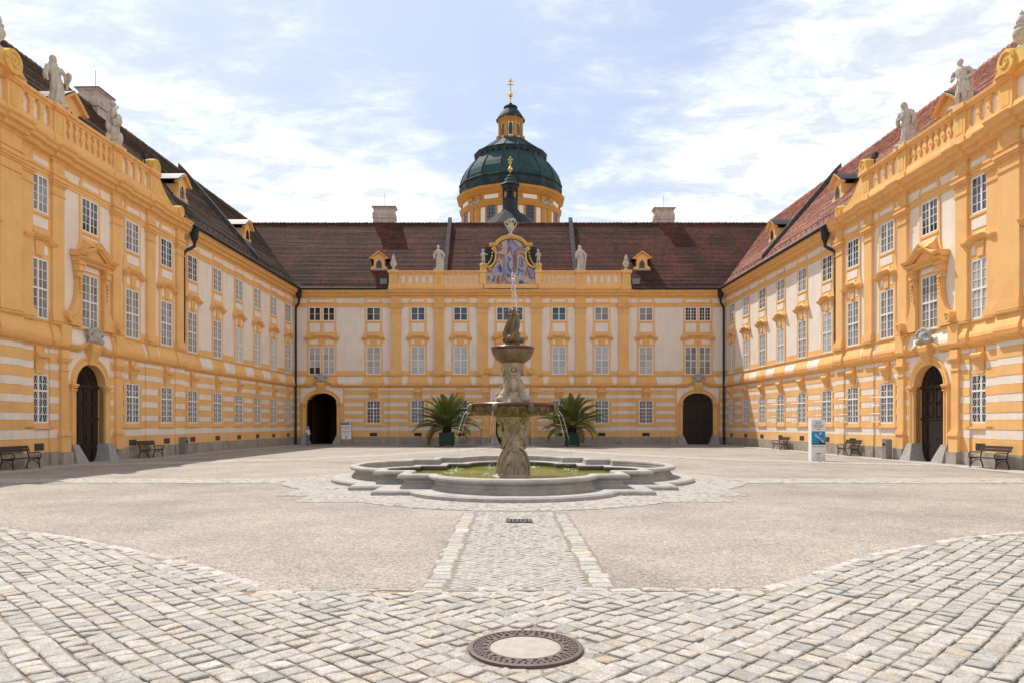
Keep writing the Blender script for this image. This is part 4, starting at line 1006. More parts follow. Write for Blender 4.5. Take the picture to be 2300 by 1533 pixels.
# ------------------------------------------------------------------ side wings
def side_wing(s):
    left = s < 0
    lab = 'yellow and white abbey wing in shade along the left, dark brown roof' if left else 'sunlit yellow and white abbey wing along the right, pinkish red roof'
    E = thing('palace_wing', lab, 'building', (s * XW, YB, 0), math.atan2(-s, SPL) if s > 0 else math.atan2(1, SPL))
    F = Fac(E, 1 if s > 0 else -1)
    T = lambda Y: YB - Y
    bays = [T(y) for y in (67.45, 63.6, 59.75, 55.9, 52.0, 48.1)]
    e1, e2, e3 = T(46.1), T(30.7), 60.
    p1, p2 = -.42, -.75
    F.run(-.3, e1, 0, bays, [], bays=[(b, .75) for b in bays])
    rb = [T(y) for y in (43.8, 40.0, 32.25)]; dr = T(36.1)
    pa, pz, pri = 1.23, 3.75, 1.08
    F.run(e1, e2, p1, rb, [(dr, pa, pz, pri)], bays=[(b, .75) for b in rb + [dr]])
    F.run(e2, e3, p2, [T(28.2), T(24.4)], [], bays=[(T(28.2), .75)])
    for i, b in enumerate(bays):
        F.bay(b, 0, True, gl1='glass_half' if left else ('glass_curtain' if i % 2 else 'glass_half'), near=i >= 5); F.ground_window(b, 0, True, near=i >= 5)
    for i, b in enumerate(rb):
        F.bay(b, p1, True, gl1='glass_half' if left else 'glass_half', near=True, gl2='glass_curtain' if i == 2 else 'glass_dark'); F.ground_window(b, p1, True, near=True)
    F.bay(dr, p1, True, near=True, pediment=1, gl1='glass_half', gl2='glass_dark'); F.aedicule(dr, p1 - .02)
    F.bay(T(28.2), p2, True); F.ground_window(T(28.2), p2, True)
    F.portal(dr, p1, pa, pz, pri, door=True, pil=True, zg=gz(36) - .02, seed=4, ajar=not left)
    for x in (e1 + .75, T(41.85), T(38.35), T(33.5)): F.pilaster(x, p1, .42)
    F.pilaster(e2 - .55, p1, .5); F.pilaster(e2 + .75, p2, .62); F.pilaster(T(26.2), p2, .55)
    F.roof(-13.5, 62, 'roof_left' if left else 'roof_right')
    F.gutter(.3, e1 - .1)
    F.firewall(T(60.4))
    F.dormer(T(50.4), 1.9, k=.86); F.dormer(T(63.), 2.2, k=.86); F.dormer(T(37.2), 1.35, k=1.0)
    if left: F.chimney(T(48.6), 6.9, 1.75, 1.4, 24.35)
    F.downpipe(.42, 0, .15, gz(69)); F.downpipe(e1 - .32, 0, -.75, 7.0)
    F.balustrade([(T(41.9), T(38.05), 'oval'), (T(38.05), T(33.3), 'ring'), (T(33.3), T(30.4), 'oval'), (T(30.4), T(24), None)], p1 - .12, [T(41.75), T(38.05), T(33.3), T(30.3)])
    yo = p1 - .12
    def volute(mb, x, z, r, y0, y1):
        base = len(mb.v); mb.lathe([(.01, y0), (r, y0), (r * 1.03, (y0 + y1) / 2), (r, y1), (.01, y1)], 24)
        for i in range(base, len(mb.v)): a, b, c = mb.v[i]; mb.v[i] = (x + a, c, z + b)
        for yy in (y0 - .01, y1 + .01): mb.tube([(x + r * (.85 - .052 * i) * math.cos(i * .6), yy, z + r * (.85 - .052 * i) * math.sin(i * .6)) for i in range(15)], r * .10, 6)
    sc = MB(); xe = T(41.75) - .5
    volute(sc, xe + .35, 16.92, .42, yo - .34, yo + .3); volute(sc, xe - 2.75, 15.2, .34, yo - .30, yo + .28)
    prof = [(xe + .6, 16.7), (xe + .05, 16.7)] + [(xe - .05 - 2.6 * t, 16.6 - 1.45 * (1 - (1 - t) ** 2.2)) for t in [i / 10 for i in range(11)]] + [(xe - 3.0, 14.76), (xe + .6, 14.76)]
    sc.prism(prof, yo - .2, yo + .2)
    F.put(sc, 'scroll', 'gold_paint')
    sc2 = MB(); xs = T(30.6); volute(sc2, xs + .75, 16.98, .50, yo - .6, yo + .3); sc2.prism([(xs - .1, 16.6), (xs + 4.2, 16.6), (xs + 4.2, 17.9), (xs + 2.6, 17.3), (xs + 1.2, 17.2), (xs + .5, 17.1)], yo - .5, yo + .25); F.put(sc2, 'scroll', 'gold_paint')
    fl = MB().box(xe + .9, xe + 1.3, yo - .1, yo + .1, 17.15, 17.4).tube([(xe + 1.1, yo, 16.6), (xe + 1.1, yo, 17.2)], .04, 6); F.put(fl, 'floodlight', 'metal_dark')
    if not left:                                        # opened lattice sashes at the ground floor
        for c, yo_ in ((bays[3], 0), (bays[4], 0), (bays[5], 0), (rb[0], p1), (rb[1], p1)):
            mb = MB(); w, h = .62, 1.42; x = c + .0
            def bar(a, b): mb.tube([a, b], .018, 4)
            x0 = c - .66
            pt = lambda u, z: (x0 - u * .93, yo_ - .08 - u * .40, z)
            for u in (0, .31, .62): bar(pt(u, 1.95), pt(u, 1.95 + h))
            for k in range(4): bar(pt(0, 1.95 + h * k / 3), pt(.62, 1.95 + h * k / 3))
            F.put(mb, 'open_sash', 'frame_white')
    return F
FL = side_wing(-1); FR = side_wing(1)
def side_pt(s, Y, y, z):
    """world point on a side wing from local depth y at distance Y"""
    t = YB - Y; return (s * (XW + SPL * t + y), YB - t, z)

# ------------------------------------------------------------------ church dome
def dome():
    D = thing('church_dome', 'big green copper church dome with golden cross rising behind the far roof', 'dome', (.15, 130, 0))
    k = .08125; P = lambda lst: [(r * k, EYE + (950 - y) * k) for r, y in lst]
    rot = math.pi / 16; n = 16
    d = lambda lst, name, m, nn=n, par=D: MB().lathe(P(lst), nn, rot=rot if nn == n else math.pi / 8).obj(name, m, par)
    d([(108, 560), (108, 470)], 'drum', 'white')
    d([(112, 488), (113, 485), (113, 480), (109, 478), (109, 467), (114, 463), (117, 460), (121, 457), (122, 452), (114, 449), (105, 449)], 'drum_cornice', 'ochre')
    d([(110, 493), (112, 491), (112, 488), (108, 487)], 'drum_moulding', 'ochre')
    for i in range(n):
        a = 2 * math.pi * i / n
        # facets alternate window and paired pilasters
        face = link('drum_bay', None, D, (0, 0, 0), a + math.pi / 2)
        rr = 108 * k * math.cos(math.pi / n)
        face.name = 'drum_bay'
        if i % 2 == 0:
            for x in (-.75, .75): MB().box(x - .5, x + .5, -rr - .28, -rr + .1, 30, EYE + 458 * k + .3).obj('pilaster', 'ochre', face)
            mb = MB()
            for q in range(7): mb.ball((-1.2 + .4 * q, -rr - .4, EYE + 467 * k - .25 * abs(math.sin(q * 1.05)) + .3), .27, 7, 5)
            mb.obj('festoon', 'cartouche_stone', face)
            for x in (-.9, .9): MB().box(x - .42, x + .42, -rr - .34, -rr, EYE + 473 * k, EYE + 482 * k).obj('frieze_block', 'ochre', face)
        else:
            z0, z1 = 34.8, EYE + 459 * k + .15
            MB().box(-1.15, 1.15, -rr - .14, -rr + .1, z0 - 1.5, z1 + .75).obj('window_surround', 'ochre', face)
            MB().box(-.78, .78, -rr - .2, -rr, z0 - 1.2, z1 + .15).obj('pane', 'glass_blue', face)
            mb = MB()
            for x in (-.26, .26): mb.box(x - .03, x + .03, -rr - .24, -rr - .19, z0 - 1.2, z1 + .15)
            for q in range(4): mb.box(-.78, .78, -rr - .24, -rr - .19, z1 - .6 * q - .35, z1 - .6 * q - .29)
            mb.obj('muntin', 'metal_dark', face)
            MB().box(-1.3, 1.3, -rr - .10, -rr, EYE + 473 * k, EYE + 481.5 * k).obj('panel', 'white_panel', face)
    d([(120, 452), (120, 449), (115, 446), (116.5, 436), (114, 430), (117, 427), (116, 425), (111, 424)], 'dome_skirt', 'copper_dark')
    d([(114, 427), (112, 417), (107, 404), (100, 392), (91, 380), (82, 369), (78, 366)], 'dome_shell', 'copper')
    d([(83, 371), (80, 369), (81, 357), (83, 354), (76, 353)], 'dome_ring', 'copper_dark')
    d([(80, 354.5), (66, 345), (50, 333.5), (40, 325), (33, 320), (30, 319)], 'dome_crown', 'copper')
    rb = MB()
    for i in range(n):
        a = 2 * math.pi * (i + .5) / n
        rb.tube([(r * math.cos(a), r * math.sin(a), z) for r, z in P([(114.3, 427), (112.3, 417), (107.3, 404), (100.3, 392), (91.3, 380), (82, 369)])], .09, 6)
        rb.tube([(r * math.cos(a), r * math.sin(a), z) for r, z in P([(80, 354), (66, 344.6), (50, 333), (34, 320)])], .10, 6)
    rb.obj('rib', 'copper_dark', D)
    for i in range(n * 2):
        a = 2 * math.pi * (i + .5) / (n * 2); rr = 80.2 * k * math.cos(math.pi / n) / math.cos(((a - rot + math.pi / n) % (2 * math.pi / n)) - math.pi / n) if False else 80.2 * k
        MB().ball((rr * .962 * math.cos(a), rr * .962 * math.sin(a), EYE + (950 - 362.5) * k), .30, 10, 6, 1, 1, 1.3).obj('ring_window', 'shadow_room', D)
    # lantern
    L8 = 8
    d([(25.5, 322), (25.5, 270)], 'lantern', 'white', L8)
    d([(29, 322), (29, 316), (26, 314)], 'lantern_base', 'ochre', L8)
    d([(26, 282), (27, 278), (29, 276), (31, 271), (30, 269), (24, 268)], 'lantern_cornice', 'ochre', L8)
    for i in range(8):
        a = 2 * math.pi * i / 8 + math.pi / 8; rr = 25.5 * k
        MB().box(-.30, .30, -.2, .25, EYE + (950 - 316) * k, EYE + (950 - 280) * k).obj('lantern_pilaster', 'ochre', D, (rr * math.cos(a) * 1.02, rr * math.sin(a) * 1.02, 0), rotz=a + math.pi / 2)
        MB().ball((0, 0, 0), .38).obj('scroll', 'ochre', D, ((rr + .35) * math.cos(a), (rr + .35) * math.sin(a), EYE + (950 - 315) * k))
        b = a + math.pi / 8; rr2 = rr * math.cos(math.pi / 8)
        o = MB().prism([(-.30, 0), (.30, 0), (.36, .9), (.28, 1.9), (0, 2.35), (-.28, 1.9), (-.36, .9)], -.08, .1).obj('lantern_window', 'glass_blue', D, (rr2 * math.cos(b), rr2 * math.sin(b), EYE + (950 - 311) * k), rotz=b + math.pi / 2)
    d([(33, 272), (31, 271), (29, 266), (26, 261), (20, 252), (15, 248), (14, 246), (16, 243.5), (15, 241), (9, 238.5), (4, 237), (3.6, 233)], 'lantern_cap', 'copper_dark', 16)
    d([(2.2, 234), (1.6, 224), (2.5, 222), (3, 220)], 'finial', 'gold', 10)
    MB().ball((0, 0, EYE + (950 - 213.5) * k), 5.6 * k, 16, 10).obj('orb', 'gold', D, smooth=True)
    c = MB(); z = lambda y: EYE + (950 - y) * k
    c.box(-.10, .10, -.08, .08, z(210), z(177)); c.box(-.58, .58, -.08, .08, z(191.5), z(189.8)); c.box(-.40, .40, -.08, .08, z(183.8), z(182.2))
    for x, y in ((-.58, 190.6), (.58, 190.6), (-.40, 183), (.40, 183), (0, 177)): c.ball((x, 0, z(y)), .13, 8, 6)
    c.obj('cross', 'gold', D)
dome()
def turret():
    k = 84 / 1600; z = lambda y: EYE + (950 - y) * k
    T = thing('ridge_turret', 'slim black turret with green cap and small golden cross in front of the dome', 'turret', (.05, 84, 0))
    MB().lathe([(r * k, z(y)) for r, y in ((75, 518), (52, 500), (36, 487), (24, 480), (20, 474))], 8, rot=math.pi / 8).obj('skirt_roof', 'slate_dark', T)
    MB().lathe([(r * k, z(y)) for r, y in ((19, 484), (18, 470), (18, 452), (19, 450), (17, 448))], 8, rot=math.pi / 8).obj('shaft', 'metal_dark', T)
    for i in range(8):
        a = 2 * math.pi * i / 8 + math.pi / 8; MB().box(-.09, .09, -.09, .09, z(449), z(420)).obj('post', 'metal_dark', T, (16.5 * k * math.cos(a), 16.5 * k * math.sin(a), 0), rotz=a)
    MB().lathe([(r * k, z(y)) for r, y in ((18, 426), (19, 421), (23, 417), (21, 414.5), (17, 413))], 8, rot=math.pi / 8).obj('eaves', 'metal_dark', T)
    MB().lathe([(r * k, z(y)) for r, y in ((6, 446), (5, 440), (4, 430), (1, 428))], 10).obj('bell', 'copper_dark', T)
    MB().lathe([(r * k, z(y)) for r, y in ((18, 415), (16, 411), (14, 405), (12, 403), (8, 402), (9, 398), (7, 396), (2.5, 393), (2, 388))], 8, rot=math.pi / 8).obj('cap', 'copper', T)
    MB().ball((0, 0, z(380)), 5 * k, 14, 9).obj('orb', 'gold', T, smooth=True)
    MB().tube([(0, 0, z(392)), (0, 0, z(374))], .07, 8).obj('finial', 'gold', T)
    MB().box(-.08, .08, -.06, .06, z(376), z(352)).box(-.30, .30, -.06, .06, z(360), z(358)).box(-.22, .22, -.06, .06, z(366), z(364)).obj('cross', 'gold', T)
turret()

# ------------------------------------------------------------------ figures
def limb(mb, pts, rad, n=10): mb.tube(pts, rad, n)
def figure(H=2.2, seed=1, sway=.04, tunic=False, arms=None, veil=False, cloak=0, fold=.17, head=(0, 0), child=False):
    """a draped standing figure, facing -y, feet at z=0"""
    r = random.Random(seed); mb = MB(); ph = r.uniform(0, 6); n = 60
    if child: prof = [(.30, .085, .08), (.40, .10, .09), (.50, .105, .095), (.62, .105, .085), (.70, .11, .075), (.755, .07, .055), (.80, .045, .045)]
    elif tunic: prof = [(.27, .115, .095), (.38, .12, .10), (.50, .115, .09), (.58, .10, .08), (.68, .115, .085), (.77, .125, .075), (.815, .075, .055), (.86, .04, .04)]
    else: prof = [(.0, .155, .135), (.06, .145, .125), (.2, .128, .11), (.36, .122, .10), (.48, .118, .092), (.57, .098, .08), (.67, .112, .085), (.765, .125, .075), (.815, .075, .055), (.86, .04, .04)]
    sx = lambda t: sway * math.sin(t * 4.2 + .4)
    loops = []
    for t, a, b in prof:
        l = []
        for i in range(n):
            an = 2 * math.pi * i / n; f = fold * max(0, 1 - t * 1.25)
            k = 1 + f * math.sin(8 * an + ph + 1.5 * t) + f * .6 * math.sin(15 * an + 2 * ph - 4 * t)
            l.append(((a * k * math.cos(an) + sx(t)) * H, (b * k * math.sin(an)) * H, t * H))
        loops.append(l)
    mb.loops(loops, True, True)
    hx, hy = sx(.93) + head[0], head[1]
    hz = .925 if not child else .89; hs = 1. if not child else 1.25
    mb.ball((hx * H, (hy - .005) * H, hz * H), .062 * H * hs, 14, 10, .82, .95, 1.18)
    mb.ball((hx * H, (hy - .064 * hs) * H, (hz - .008) * H), .014 * H * hs, 8, 6)
    mb.ball((hx * H, (hy + .018) * H, (hz + .022) * H), .066 * H * hs, 12, 8, .9, .95, 1.05)
    for sg in (-1, 1): mb.ball(((hx + sg * .02) * H, (hy - .052 * hs) * H, (hz + .012) * H), .012 * H, 6, 5)
    if veil:
        vl = []
        for t, a, b in ((.60, .13, .05), (.70, .135, .06), (.80, .11, .065), (.87, .075, .06), (.94, .07, .07), (.99, .05, .05), (1.005, .02, .02)):
            vl.append([((a * math.cos(2 * math.pi * i / 20) + hx * (t - .5) * 2) * H, (b * math.sin(2 * math.pi * i / 20) + hy + .045) * H, t * H) for i in range(20)])
        mb.loops(vl, True, True)
    s0 = (.105 if child else .12)
    arms = arms or [((-.17, -.02, .60), (-.08, -.11, .56)), ((.19, .0, .60), (.21, -.03, .44))]
    for sg, (e, h) in zip((-1, 1), arms):
        sh = (sg * s0 + sx(.77), 0, .765 if not child else .70)
        m1 = tuple((a + b) / 2 for a, b in zip(sh, e))
        limb(mb, [tuple(v * H for v in p) for p in (sh, m1, e)], [.048 * H, .045 * H, .036 * H]); limb(mb, [tuple(v * H for v in p) for p in (e, tuple((a + b) / 2 for a, b in zip(e, h)), h)], [.038 * H, .032 * H, .022 * H])
        mb.ball(tuple(v * H for v in h), .028 * H, 8, 6, .8, 1, 1.3)
        if not (tunic or child): limb(mb, [tuple(v * H for v in p) for p in ((e[0], e[1] + .01, e[2] + .06), (e[0] * 1.03, e[1] + .01, e[2] - .05), (e[0] * 1.0, e[1] + .02, e[2] - .14))], [.05 * H, .05 * H, .03 * H])
    if tunic or child:
        k = .6 if child else 1
        for sg in (-1, 1):
            kx = sg * .06; limb(mb, [(kx * .9 * H, 0, .36 * H), ((kx + sg * .012) * H, -.03 * H, .2 * H), ((kx + sg * .01) * H, .0, .07 * H), ((kx + sg * .01) * H, .0, .0)], [.062 * H, .05 * H, .034 * H, .036 * H])
            mb.ball(((kx + sg * .015) * H, -.04 * H, .02 * H), .032 * H, 8, 6, 1, 2, .8)
    else:
        for sg in (-1, 1): mb.ball((sg * .05 * H, -.135 * H, .018 * H), .03 * H, 8, 6, 1, 1.6, .8)
    if cloak:
        cl = []
        for t, a, b in ((.04, .15, .05), (.2, .16, .06), (.45, .165, .06), (.65, .15, .06), (.77, .13, .055), (.82, .08, .04)):
            cl.append([((a * math.cos(2 * math.pi * i / 24) * (1 + .08 * math.sin(11 * 2 * math.pi * i / 24)) + cloak * .03) * H, (b * math.sin(2 * math.pi * i / 24) + .075) * H, t * H) for i in range(24)])
        mb.loops(cl, True, True)
    return mb
def statue(name, label, loc, rz, H, group, extra=None, m='statue_stone', **k):
    T = thing(name, label, 'statue', loc, rz, group)
    mb = figure(H=H, **k)
    if extra: extra(mb, H)
    remesh(mb.obj('figure', m, T, (0, 0, .10)), .016, True, .008, .05)
    MB().loops([[(x * .46 * H / 2.2, y * .36 * H / 2.2, 0) for x, y in ((-1, -1), (1, -1), (1, 1), (-1, 1))], [(x * .40 * H / 2.2, y * .32 * H / 2.2, .14) for x, y in ((-1, -1), (1, -1), (1, 1), (-1, 1))]], True, True).obj('plinth', m, T)
    return T
yb = YB - .28
zt = 16.63
statue('statue', 'pale stone robed saint left of the painted panel, beside the left fire wall', (-6.87, yb, zt), 0, 2.35, 'statues on the balustrades', seed=3, cloak=1, arms=[((-.19, -.01, .60), (-.20, -.06, .46)), ((.19, -.02, .62), (.09, -.12, .66))])
def staff(mb, H): mb.loops([[(.14 * H, -.10 * H, .0), (.20 * H, -.10 * H, 0), (.20 * H, -.06 * H, 0), (.14 * H, -.06 * H, 0)], [(.20 * H, -.10 * H, .62 * H), (.26 * H, -.10 * H, .62 * H), (.26 * H, -.06 * H, .62 * H), (.20 * H, -.06 * H, .62 * H)]], True, True)
statue('statue', 'pale stone robed saint right of the painted panel, wide cloak, beside the right fire wall', (6.87, yb, zt), -.15, 2.35, 'statues on the balustrades', seed=9, cloak=1, veil=True, extra=staff, arms=[((-.17, -.04, .60), (-.05, -.12, .58)), ((.2, -.02, .60), (.21, -.09, .52))])
def urn(name, label, loc, k, flames=False, group='stone urns on the balustrade'):
    T = thing(name, label, 'urn', loc, 0, group)
    MB().lathe([(a * k, z * k) for a, z in ((.30, 0), (.30, .10), (.22, .14), (.13, .28), (.12, .36), (.2, .44), (.34, .62), (.38, .82), (.34, .95), (.24, 1.02), (.30, 1.08), (.32, 1.14), (.2, 1.2), (.1, 1.24))], 18).obj('vase', 'statue_stone', T, smooth=True)
    mb = MB(); r = random.Random(4)
    if flames:
        for i in range(26):
            a = r.uniform(0, 6.28); q = r.uniform(.05, .42); mb.ball((q * math.cos(a) * k * 1.25, q * math.sin(a) * k, (1.2 + r.uniform(0, .5) * (1 - q)) * k), r.uniform(.06, .12) * k, 7, 5)
        for sg in (-1, 1): mb.tube([(sg * (.28 + .3 * math.sin(t)) * k, 0, (.75 + .3 * t) * k) for t in [i * .3 for i in range(8)]], .06 * k, 6)
    else: mb.lathe([(.16 * k, 1.18 * k), (.24 * k, 1.32 * k), (.2 * k, 1.5 * k), (.1 * k, 1.62 * k), (.13 * k, 1.7 * k), (.02 * k, 1.86 * k)], 14)
    remesh(mb.obj('flowers' if flames else 'finial', 'statue_stone', T), .03, True, .03, .1)
    return T
urn('stone_urn', 'small stone urn at the left end of the far balustrade', (-11.3, yb, zt), .85); urn('stone_urn', 'small stone urn at the right end of the far balustrade', (11.3, yb, zt), .85)
urn('flower_vase', 'large stone vase of carved flowers on top of the painted attic panel', (.1, yb - .02, 20.02), 1.0, True, 'stone urns on the balustrade')
for sg, lab in ((-1, 'left'), (1, 'right')):
    statue('putto', 'small naked stone child on the pier %s of the painted panel' % lab, (.1 + sg * 2.68, yb - .02, 17.2), -sg * .4, 1.45, 'stone children beside the painted panel', seed=20 + sg, child=True, fold=.02, sway=.02, arms=[((-.17, -.02, .58), (-.16, -.1, .5)), ((.17, -.02, .58), (.2, -.08, .48))] if sg > 0 else [((-.16, -.02, .56), (-.18, -.05, .44)), ((.19, -.06, .62), (.26, -.12, .62))])
# side wing statues (local frame of the wing turned so that the figure faces the courtyard)
rzl, rzr = R(90), R(-90)
def mirror_disc(mb, H):
    base = len(mb.v); mb.lathe([(.01, -.03 * H), (.095 * H, -.03 * H), (.10 * H, 0), (.095 * H, .03 * H), (.01, .03 * H)], 20)
    for i in range(base, len(mb.v)): a, b, c = mb.v[i]; mb.v[i] = (.20 * H + c * .8 - .2 * b * 0, -.13 * H + a, .60 * H + b)
    mb.tube([(.2 * H, -.12 * H, .5 * H), (.19 * H, -.08 * H, .36 * H)], .03 * H, 8)
dy = -.42 - .12
statue('statue', 'stone woman in a veil holding a round mirror on the left balustrade', side_pt(-1, 33.3, dy, zt), R(58), 2.25, 'statues on the balustrades', seed=5, veil=True, cloak=0, head=(.0, -.02), extra=mirror_disc, arms=[((-.18, -.0, .60), (-.17, -.06, .45)), ((.19, -.06, .62), (.2, -.13, .56))])
def bulk(mb, H):
    r = random.Random(12)
    for i in range(16): mb.ball((r.uniform(-.16, .16) * H, r.uniform(-.12, .1) * H, r.uniform(.05, .75) * H), r.uniform(.06, .11) * H, 8, 6, 1, .8, 1.4)
statue('statue', 'weathered stone figure in billowing robes on the left balustrade, before the chimney', side_pt(-1, 38.05, dy, zt), R(100), 2.25, 'statues on the balustrades', seed=6, cloak=1, veil=False, extra=bulk, arms=[((-.2, -.05, .70), (-.1, -.12, .84)), ((.2, -.02, .62), (.14, -.12, .6))])
statue('statue', 'stone warrior in a short tunic with hand on hip on the right balustrade', side_pt(1, 33.5, dy, zt), R(-62), 2.25, 'statues on the balustrades', seed=7, tunic=True, cloak=1, arms=[((-.22, .02, .62), (-.10, -.10, .60)), ((.23, .03, .63), (.14, -.07, .52))])
statue('statue', 'stone woman with bowed head and long robe on the right balustrade', side_pt(1, 38.05, dy, zt), R(-58), 2.25, 'statues on the balustrades', seed=8, veil=True, cloak=1, head=(-.01, -.035), arms=[((-.17, -.04, .60), (-.03, -.12, .60)), ((.19, .0, .60), (.19, -.05, .45))])
urn('stone_urn', 'bulky stone urn above the golden scroll at the upper right edge', side_pt(1, 29.55, dy - .1, 17.3), .9); urn('stone_urn', 'stone urn above the golden scroll at the upper left edge', side_pt(-1, 29.45, dy - .1, 17.3), .9)

# ------------------------------------------------------------------ fountain
def fountain():
    T = thing('fountain', 'tiered stone fountain with carved figures in the middle of the courtyard', 'fountain', (FX, FY, gz(FY)))
    inv = lambda pts, z: [(x - FX, y - FY, z) for x, y in pts]
    L = lambda d, z: inv(outline(d), z)
    def lg(d, z): return [(x - FX, y - FY, z + gz(y) - gz(FY) if z < .12 else z) for x, y in outline(d)]
    MB().loops([lg(0, -.1), lg(0, .10), L(.03, .13), L(.05, .15), L(.75, .155), L(.75, .0)]).obj('step', 'basin_stone', T)
    MB().loops([L(.66, .10), L(.66, .20), L(.70, .225), L(.70, .25), L(.76, .30), L(.77, .36), L(.72, .40), L(.63, .42), L(.60, .45), L(.59, .49), L(.62, .53), L(.70, .55), L(.82, .55), L(.89, .53), L(.91, .48), L(.90, .42), L(.93, .40)]).obj('basin_rim', 'basin_stone', T)
    MB().loops([L(.92, .42), L(.93, .33), L(1.18, .325), L(1.22, .30), L(1.21, .27)]).obj('inner_ledge', 'basin_stone', T)
    MB().loops([L(1.205, .28), L(1.22, .25), L(1.22, -.5)]).obj('basin_lining', 'wet_shaded_stone', T)
    w = inv(outline(1.215), .13)
    MB().add(w, [tuple(range(len(w)))]).obj('pool_water', 'pool_water', T)
    G = -gz(FY)                                            # z helper: world z -> local
    z = lambda a: a + G
    # foot and caryatids
    MB().lathe([(.72, z(-.1)), (.72, z(.04)), (.66, z(.08)), (.6, z(.12))], 10).obj('foot', 'fountain_stone', T)
    fg = MB()
    fg.lathe([(.30, z(.05)), (.17, z(.9)), (.19, z(1.6)), (.40, z(1.90)), (.56, z(2.0)), (.58, z(2.06)), (.58, z(2.14))], 20, ripple=lambda a, q: 1 + .05 * math.sin(8 * a))
    for i in range(12):                                   # swags under the bowl
        a = 2 * math.pi * i / 12
        fg.tube([(q * math.cos(a + b), q * math.sin(a + b), z(zz)) for q, b, zz in ((.56, -.22, 2.02), (.50, -.12, 1.90), (.47, 0, 1.86), (.50, .12, 1.90), (.56, .22, 2.02))], [.035, .05, .055, .05, .035], 7)
    for i, a in enumerate((-.50, .95, 2.4, 3.9)):
        f = figure(H=1.88, seed=30 + i, fold=.20, sway=.07 * (-1) ** i, head=(.01 * (-1) ** i, -.01), arms=[((-.20, -.03, .60), (-.10, -.13, .52)), ((.18, -.02, .86), (.13, -.03, .99))] if i % 2 else [((-.18, -.02, .86), (-.13, -.03, .99)), ((.20, -.03, .60), (.08, -.13, .50))])
        sg = (-1) ** i
        f.loops([[((.20 - .03 * h) * (1 + .13 * math.sin(6 * t + i) + .07 * math.sin(11 * t)) * math.cos(t) * (1.22 - .34 * h) + sg * .05 * (1 - h), (.19 - .03 * h) * (1 + .13 * math.sin(6 * t + i) + .07 * math.sin(11 * t)) * math.sin(t) * (1.2 - .34 * h) - .02, 1.02 * h) for t in [6.2832 * q / 44 for q in range(44)]] for h in (0, .12, .3, .5, .7, .85, 1.)], True, True)
        f.tube([(sg * .14, -.12, 1.45), (0, -.2, 1.24), (-sg * .15, -.17, 1.02), (-sg * .2, -.1, .95)], [.03, .04, .045, .03], 7)      # sash
        f.tube([(sg * .2, -.14, 1.0), (sg * .05, -.27, .86), (-sg * .12, -.30, .6), (-sg * .22, -.27, .3), (-sg * .24, -.28, .03)], [.03, .045, .05, .05, .05], 7)
        f.tube([(sg * .22, -.12, .95), (sg * .14, -.26, .66), (sg * .02, -.33, .34), (-sg * .04, -.30, .04)], [.03, .04, .045, .05], 7)
        f.ball((sg * .12, -.24, .56), .11, 10, 8, .9, .9, 1.5)            # knee under the cloth
        for b in (-1, 1): f.ball((b * .075, -.165, 1.33), .062, 9, 7)
        ca, sa = math.cos(a), math.sin(a)
        fg.add([(x * .92 * ca - (y * .92 - .29) * sa, x * .92 * sa + (y * .92 - .29) * ca, q * .98 + z(.06)) for x, y, q in f.v], f.f)
    remesh(fg.obj('caryatid_group', 'fountain_stone', T), .015, True, .014, .06)
    # lower bowl
    MB().lathe([(.5, z(2.06)), (.85, z(2.12)), (1.2, z(2.2)), (1.40, z(2.32)), (1.45, z(2.40)), (1.44, z(2.42))], 48, ripple=lambda a, q: 1 + (.012 * math.cos(24 * a))).obj('lower_bowl', 'bowl_stone', T, smooth=True)
    MB().lathe([(1.43, z(2.415)), (1.51, z(2.43)), (1.53, z(2.48)), (1.50, z(2.53)), (1.40, z(2.54)), (1.34, z(2.50)), (.3, z(2.49))], 48).obj('bowl_rim', 'red_marble', T, smooth=True)
    lv = MB()
    for i in range(30):
        a = 2 * math.pi * i / 30; c, s_ = math.cos(a), math.sin(a)
        lv.ball((1.40 * c, 1.40 * s_, z(2.33)), .085, 8, 6, .8, .8, 1.3); lv.ball((1.20 * c, 1.20 * s_, z(2.22)), .10, 8, 6)
    lv.obj('carved_leaf', 'bowl_stone', T, smooth=True)
    for i in range(8):
        a = 2 * math.pi * (i + .5) / 8; c, s_ = math.cos(a), math.sin(a)
        mk = MB().ball((0, 0, 0), .11, 12, 8, 1, .95, 1.3).ball((0, -.1, -.02), .035, 8, 6).ball((.045, -.08, .05), .03, 6, 5).ball((-.045, -.08, .05), .03, 6, 5).ball((0, -.09, -.09), .045, 8, 6, 1.2, 1, .6).ball((0, .02, .09), .10, 10, 7, 1.15, 1, .8)
        remesh(mk.obj('mask_spout', 'bowl_stone', T, (1.53 * c, 1.53 * s_, z(2.34)), rotz=a + math.pi / 2), .02)
    # middle pedestal: dolphins, drapery, round shields
    mp = MB(); mp.lathe([(.62, z(2.5)), (.66, z(2.56)), (.58, z(2.66)), (.52, z(2.72)), (.34, z(2.85)), (.27, z(3.1)), (.26, z(3.35)), (.30, z(3.6)), (.36, z(3.8)), (.38, z(3.92))], 18)
    for i in range(4):
        a = 2 * math.pi * i / 4 - .785; c, s_ = math.cos(a), math.sin(a)
        mp.ball((.56 * c, .56 * s_, z(2.66)), .18, 10, 7, 1, 1, .8)
        mp.tube([(c * q, s_ * q, z(zz)) for q, zz in ((.56, 2.62), (.48, 2.8), (.36, 3.0), (.30, 3.2), (.33, 3.35))], [.15, .13, .10, .08, .05], 8)
        a2 = a + .785 + .08; c2, s2 = math.cos(a2), math.sin(a2)
        mp.tube([(c2 * .30 - s2 * .17 * math.sin(t), s2 * .30 + c2 * .17 * math.sin(t), z(2.98) + .30 * math.cos(t) + .05) for t in [-2.6 + .4 * i_ for i_ in range(14)]], .045, 7)
